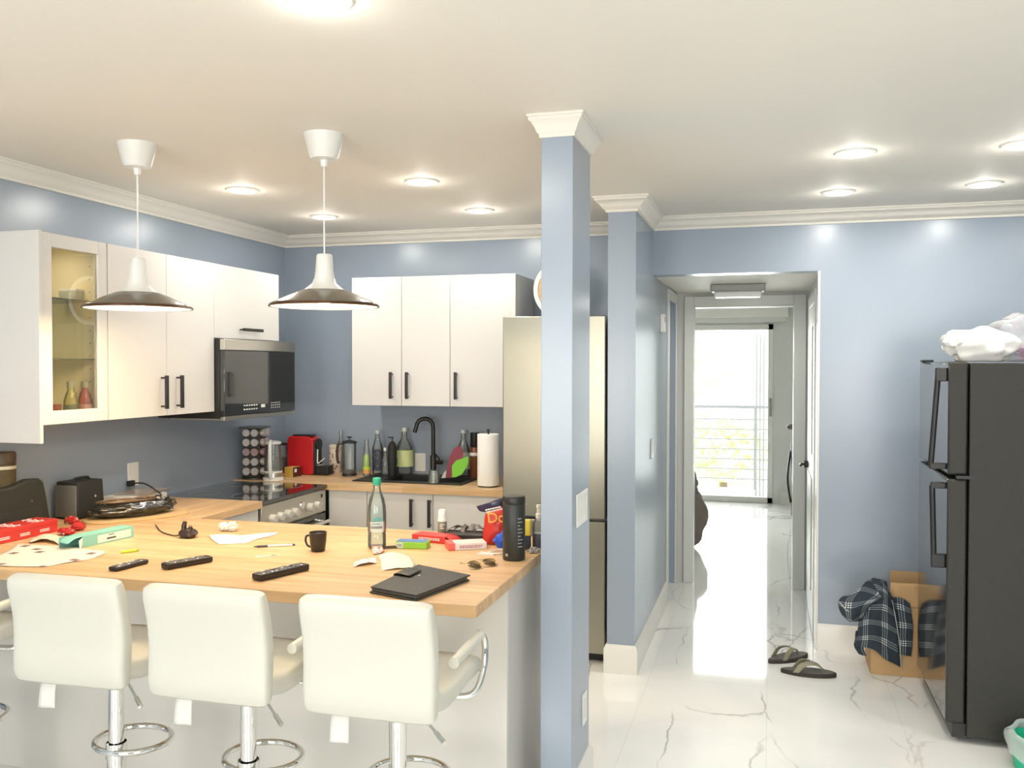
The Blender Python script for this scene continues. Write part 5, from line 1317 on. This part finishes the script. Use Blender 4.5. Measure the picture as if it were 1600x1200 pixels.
MB().tube([fy(1311, 940, 5.055), fy(1326, 955, 5.03), fy(1342, 950, 5.04), fy(1352, 935, 5.06), fy(1366, 927, 5.08)], .003, 6, 6).tube([fy(1394, 938, 5.11), fy(1401, 975, 5.118), fy(1406, 1010, 5.125), fy(1408, 1044, 5.14)], .0025, 6, 6).build('piping', mat('grey_piping', (.45, .47, .46), .8), t)
# flip flops
def flop(mk):
    t = thing('flip_flop', 'dark flip flop with olive straps, the nearer and more rightward of the pair', 'flip flop', world=False, group='pair of flip flops on the floor')
    L = .285
    outline = []
    for k in range(36):
        a = 2*PI*k/36; x = math.cos(a)*L/2; wdt = .048+.008*math.cos(a) - .006*math.cos(2*a+.2)
        outline.append((x, math.sin(a)*wdt))
    MB().prism(outline, 0, .022).build('sole', mat('dark_foam', (.035, .028, .025), .7, bump=(60, .2)), t, bevel=.003)
    MB().prism([(x*.95, y*.92) for x, y in outline], .022, .024).build('footbed', mat('footbed_print', (.10, .095, .085), .8, var=(14, .3)), t)
    S = mat('olive_strap', (.26, .25, .17), .55)
    MB().tube([(.075, 0, .016), (.070, 0, .030), (.066, 0, .040)], .004, 8, 3).build('toe_post', S, t)
    for s in (-1, 1):
        MB().patch([[(.076, s*.002, .036), (.056, -s*.010, .048)], [(.038, s*.026, .060), (.014, s*.012, .072)], [(-.015, s*.044, .055), (-.042, s*.036, .068)], [(-.050, s*.047, .018), (-.082, s*.045, .018)]], 4, 6).build('strap', S, t, solid=.0035)
    return t
F0 = flop(1)
a, b = on_z(1222, 1052, 0), on_z(1305, 1058, 0); c = (a+b)/2; F0.location = (c.x, c.y+.01, 0); F0.rotation_euler = (0, 0, math.atan2(b.y-a.y, b.x-a.x)-.06)
a, b = on_z(1198, 1040, 0), on_z(1264, 1028, 0); c = (a+b)/2
dup(F0, (c.x, c.y+.035, 0), math.atan2(b.y-a.y, b.x-a.x)+.02, 'dark flip flop with olive straps, the farther one closer to the hall doorway')
# waste bag at the bottom right
c = on_z(1592, 1200, 0)+Vector((.07, .01, 0)); c.z = 0
t = thing('waste_bin', 'green waste bin with a clear plastic liner at the bottom right corner', 'bin', c)
MB().lathe([(0, .002), (.085, .002), (.105, .13), (.100, .13), (.082, .01), (0, .01)], 32, LM(c, 0), cap=False).build('bin_body', mat('green_bin_plastic', (.02, .50, .30), .4), t)
rows = []
for z, r in ((.05, .105), (.10, .112), (.14, .118), (.155, .108), (.14, .098)):
    rows.append([c+Vector((math.cos(a)*r*(1+.06*math.sin(5*a+z*40)), math.sin(a)*r*(1+.06*math.sin(5*a+z*40)), z+.012*math.sin(4*a))) for a in [2*PI*k/16 for k in range(17)]])
MB().patch(rows, 3, 4, wob=.008, seed=4, wf=25).build('liner', glassy('liner_film', (.80, .90, .87), .5, .12, 1.4), t)

# ---------------------------------------------------------------- far room things
c = Vector((-.72, 8.35, 0))
t = thing('fur_beanbag', 'dark grey-brown furry beanbag chair half hidden by the doorway casing', 'beanbag', c)
m = MB().blob(c+Vector((-.06, 0, .27)), (.26, .30, .29), .10, 2.2, 3, -.268, 4).blob(c+Vector((-.07, .03, .53)), (.17, .20, .22), .12, 2.4, 7, None, 4)
m.build('furry_cover', mat('grey_brown_fur', (.20, .165, .145), 1, bump=(90, 1.0)), t)
c = Vector((.33, 10.4, 0))
t = thing('golf_bag', 'tall black golf bag with a club head sticking out beside the far wall', 'golf bag', c)
MB().lathe([(0, 0), (.085, 0), (.09, .02), (.085, .35), (.095, .6), (.10, .80), (.095, .82), (0, .82)], 28, LM(c, 0), sx=.95).build('bag_body', BSOFT, t)
MB().tube([c+Vector((-.09, 0, .15)), c+Vector((-.125, 0, .42)), c+Vector((-.095, 0, .72))], .012, 8, 5).build('strap', BPLAST, t)
for i, (x, yv) in enumerate(((-.04, 0), (.03, .03), (.02, -.04))):
    s = MB().cyl(c+Vector((x, yv, .80)), c+Vector((x-.03, yv, .98+.05*i)), .005, seg=8).build('club_shaft', CHROME, t)
    MB().blob(c+Vector((x-.055, yv, .985+.05*i)), (.045, .02, .03), .08, 2, i, None, 2).build('club_head', mat('club_head_grey', (.14, .14, .13), .3, .6), s)
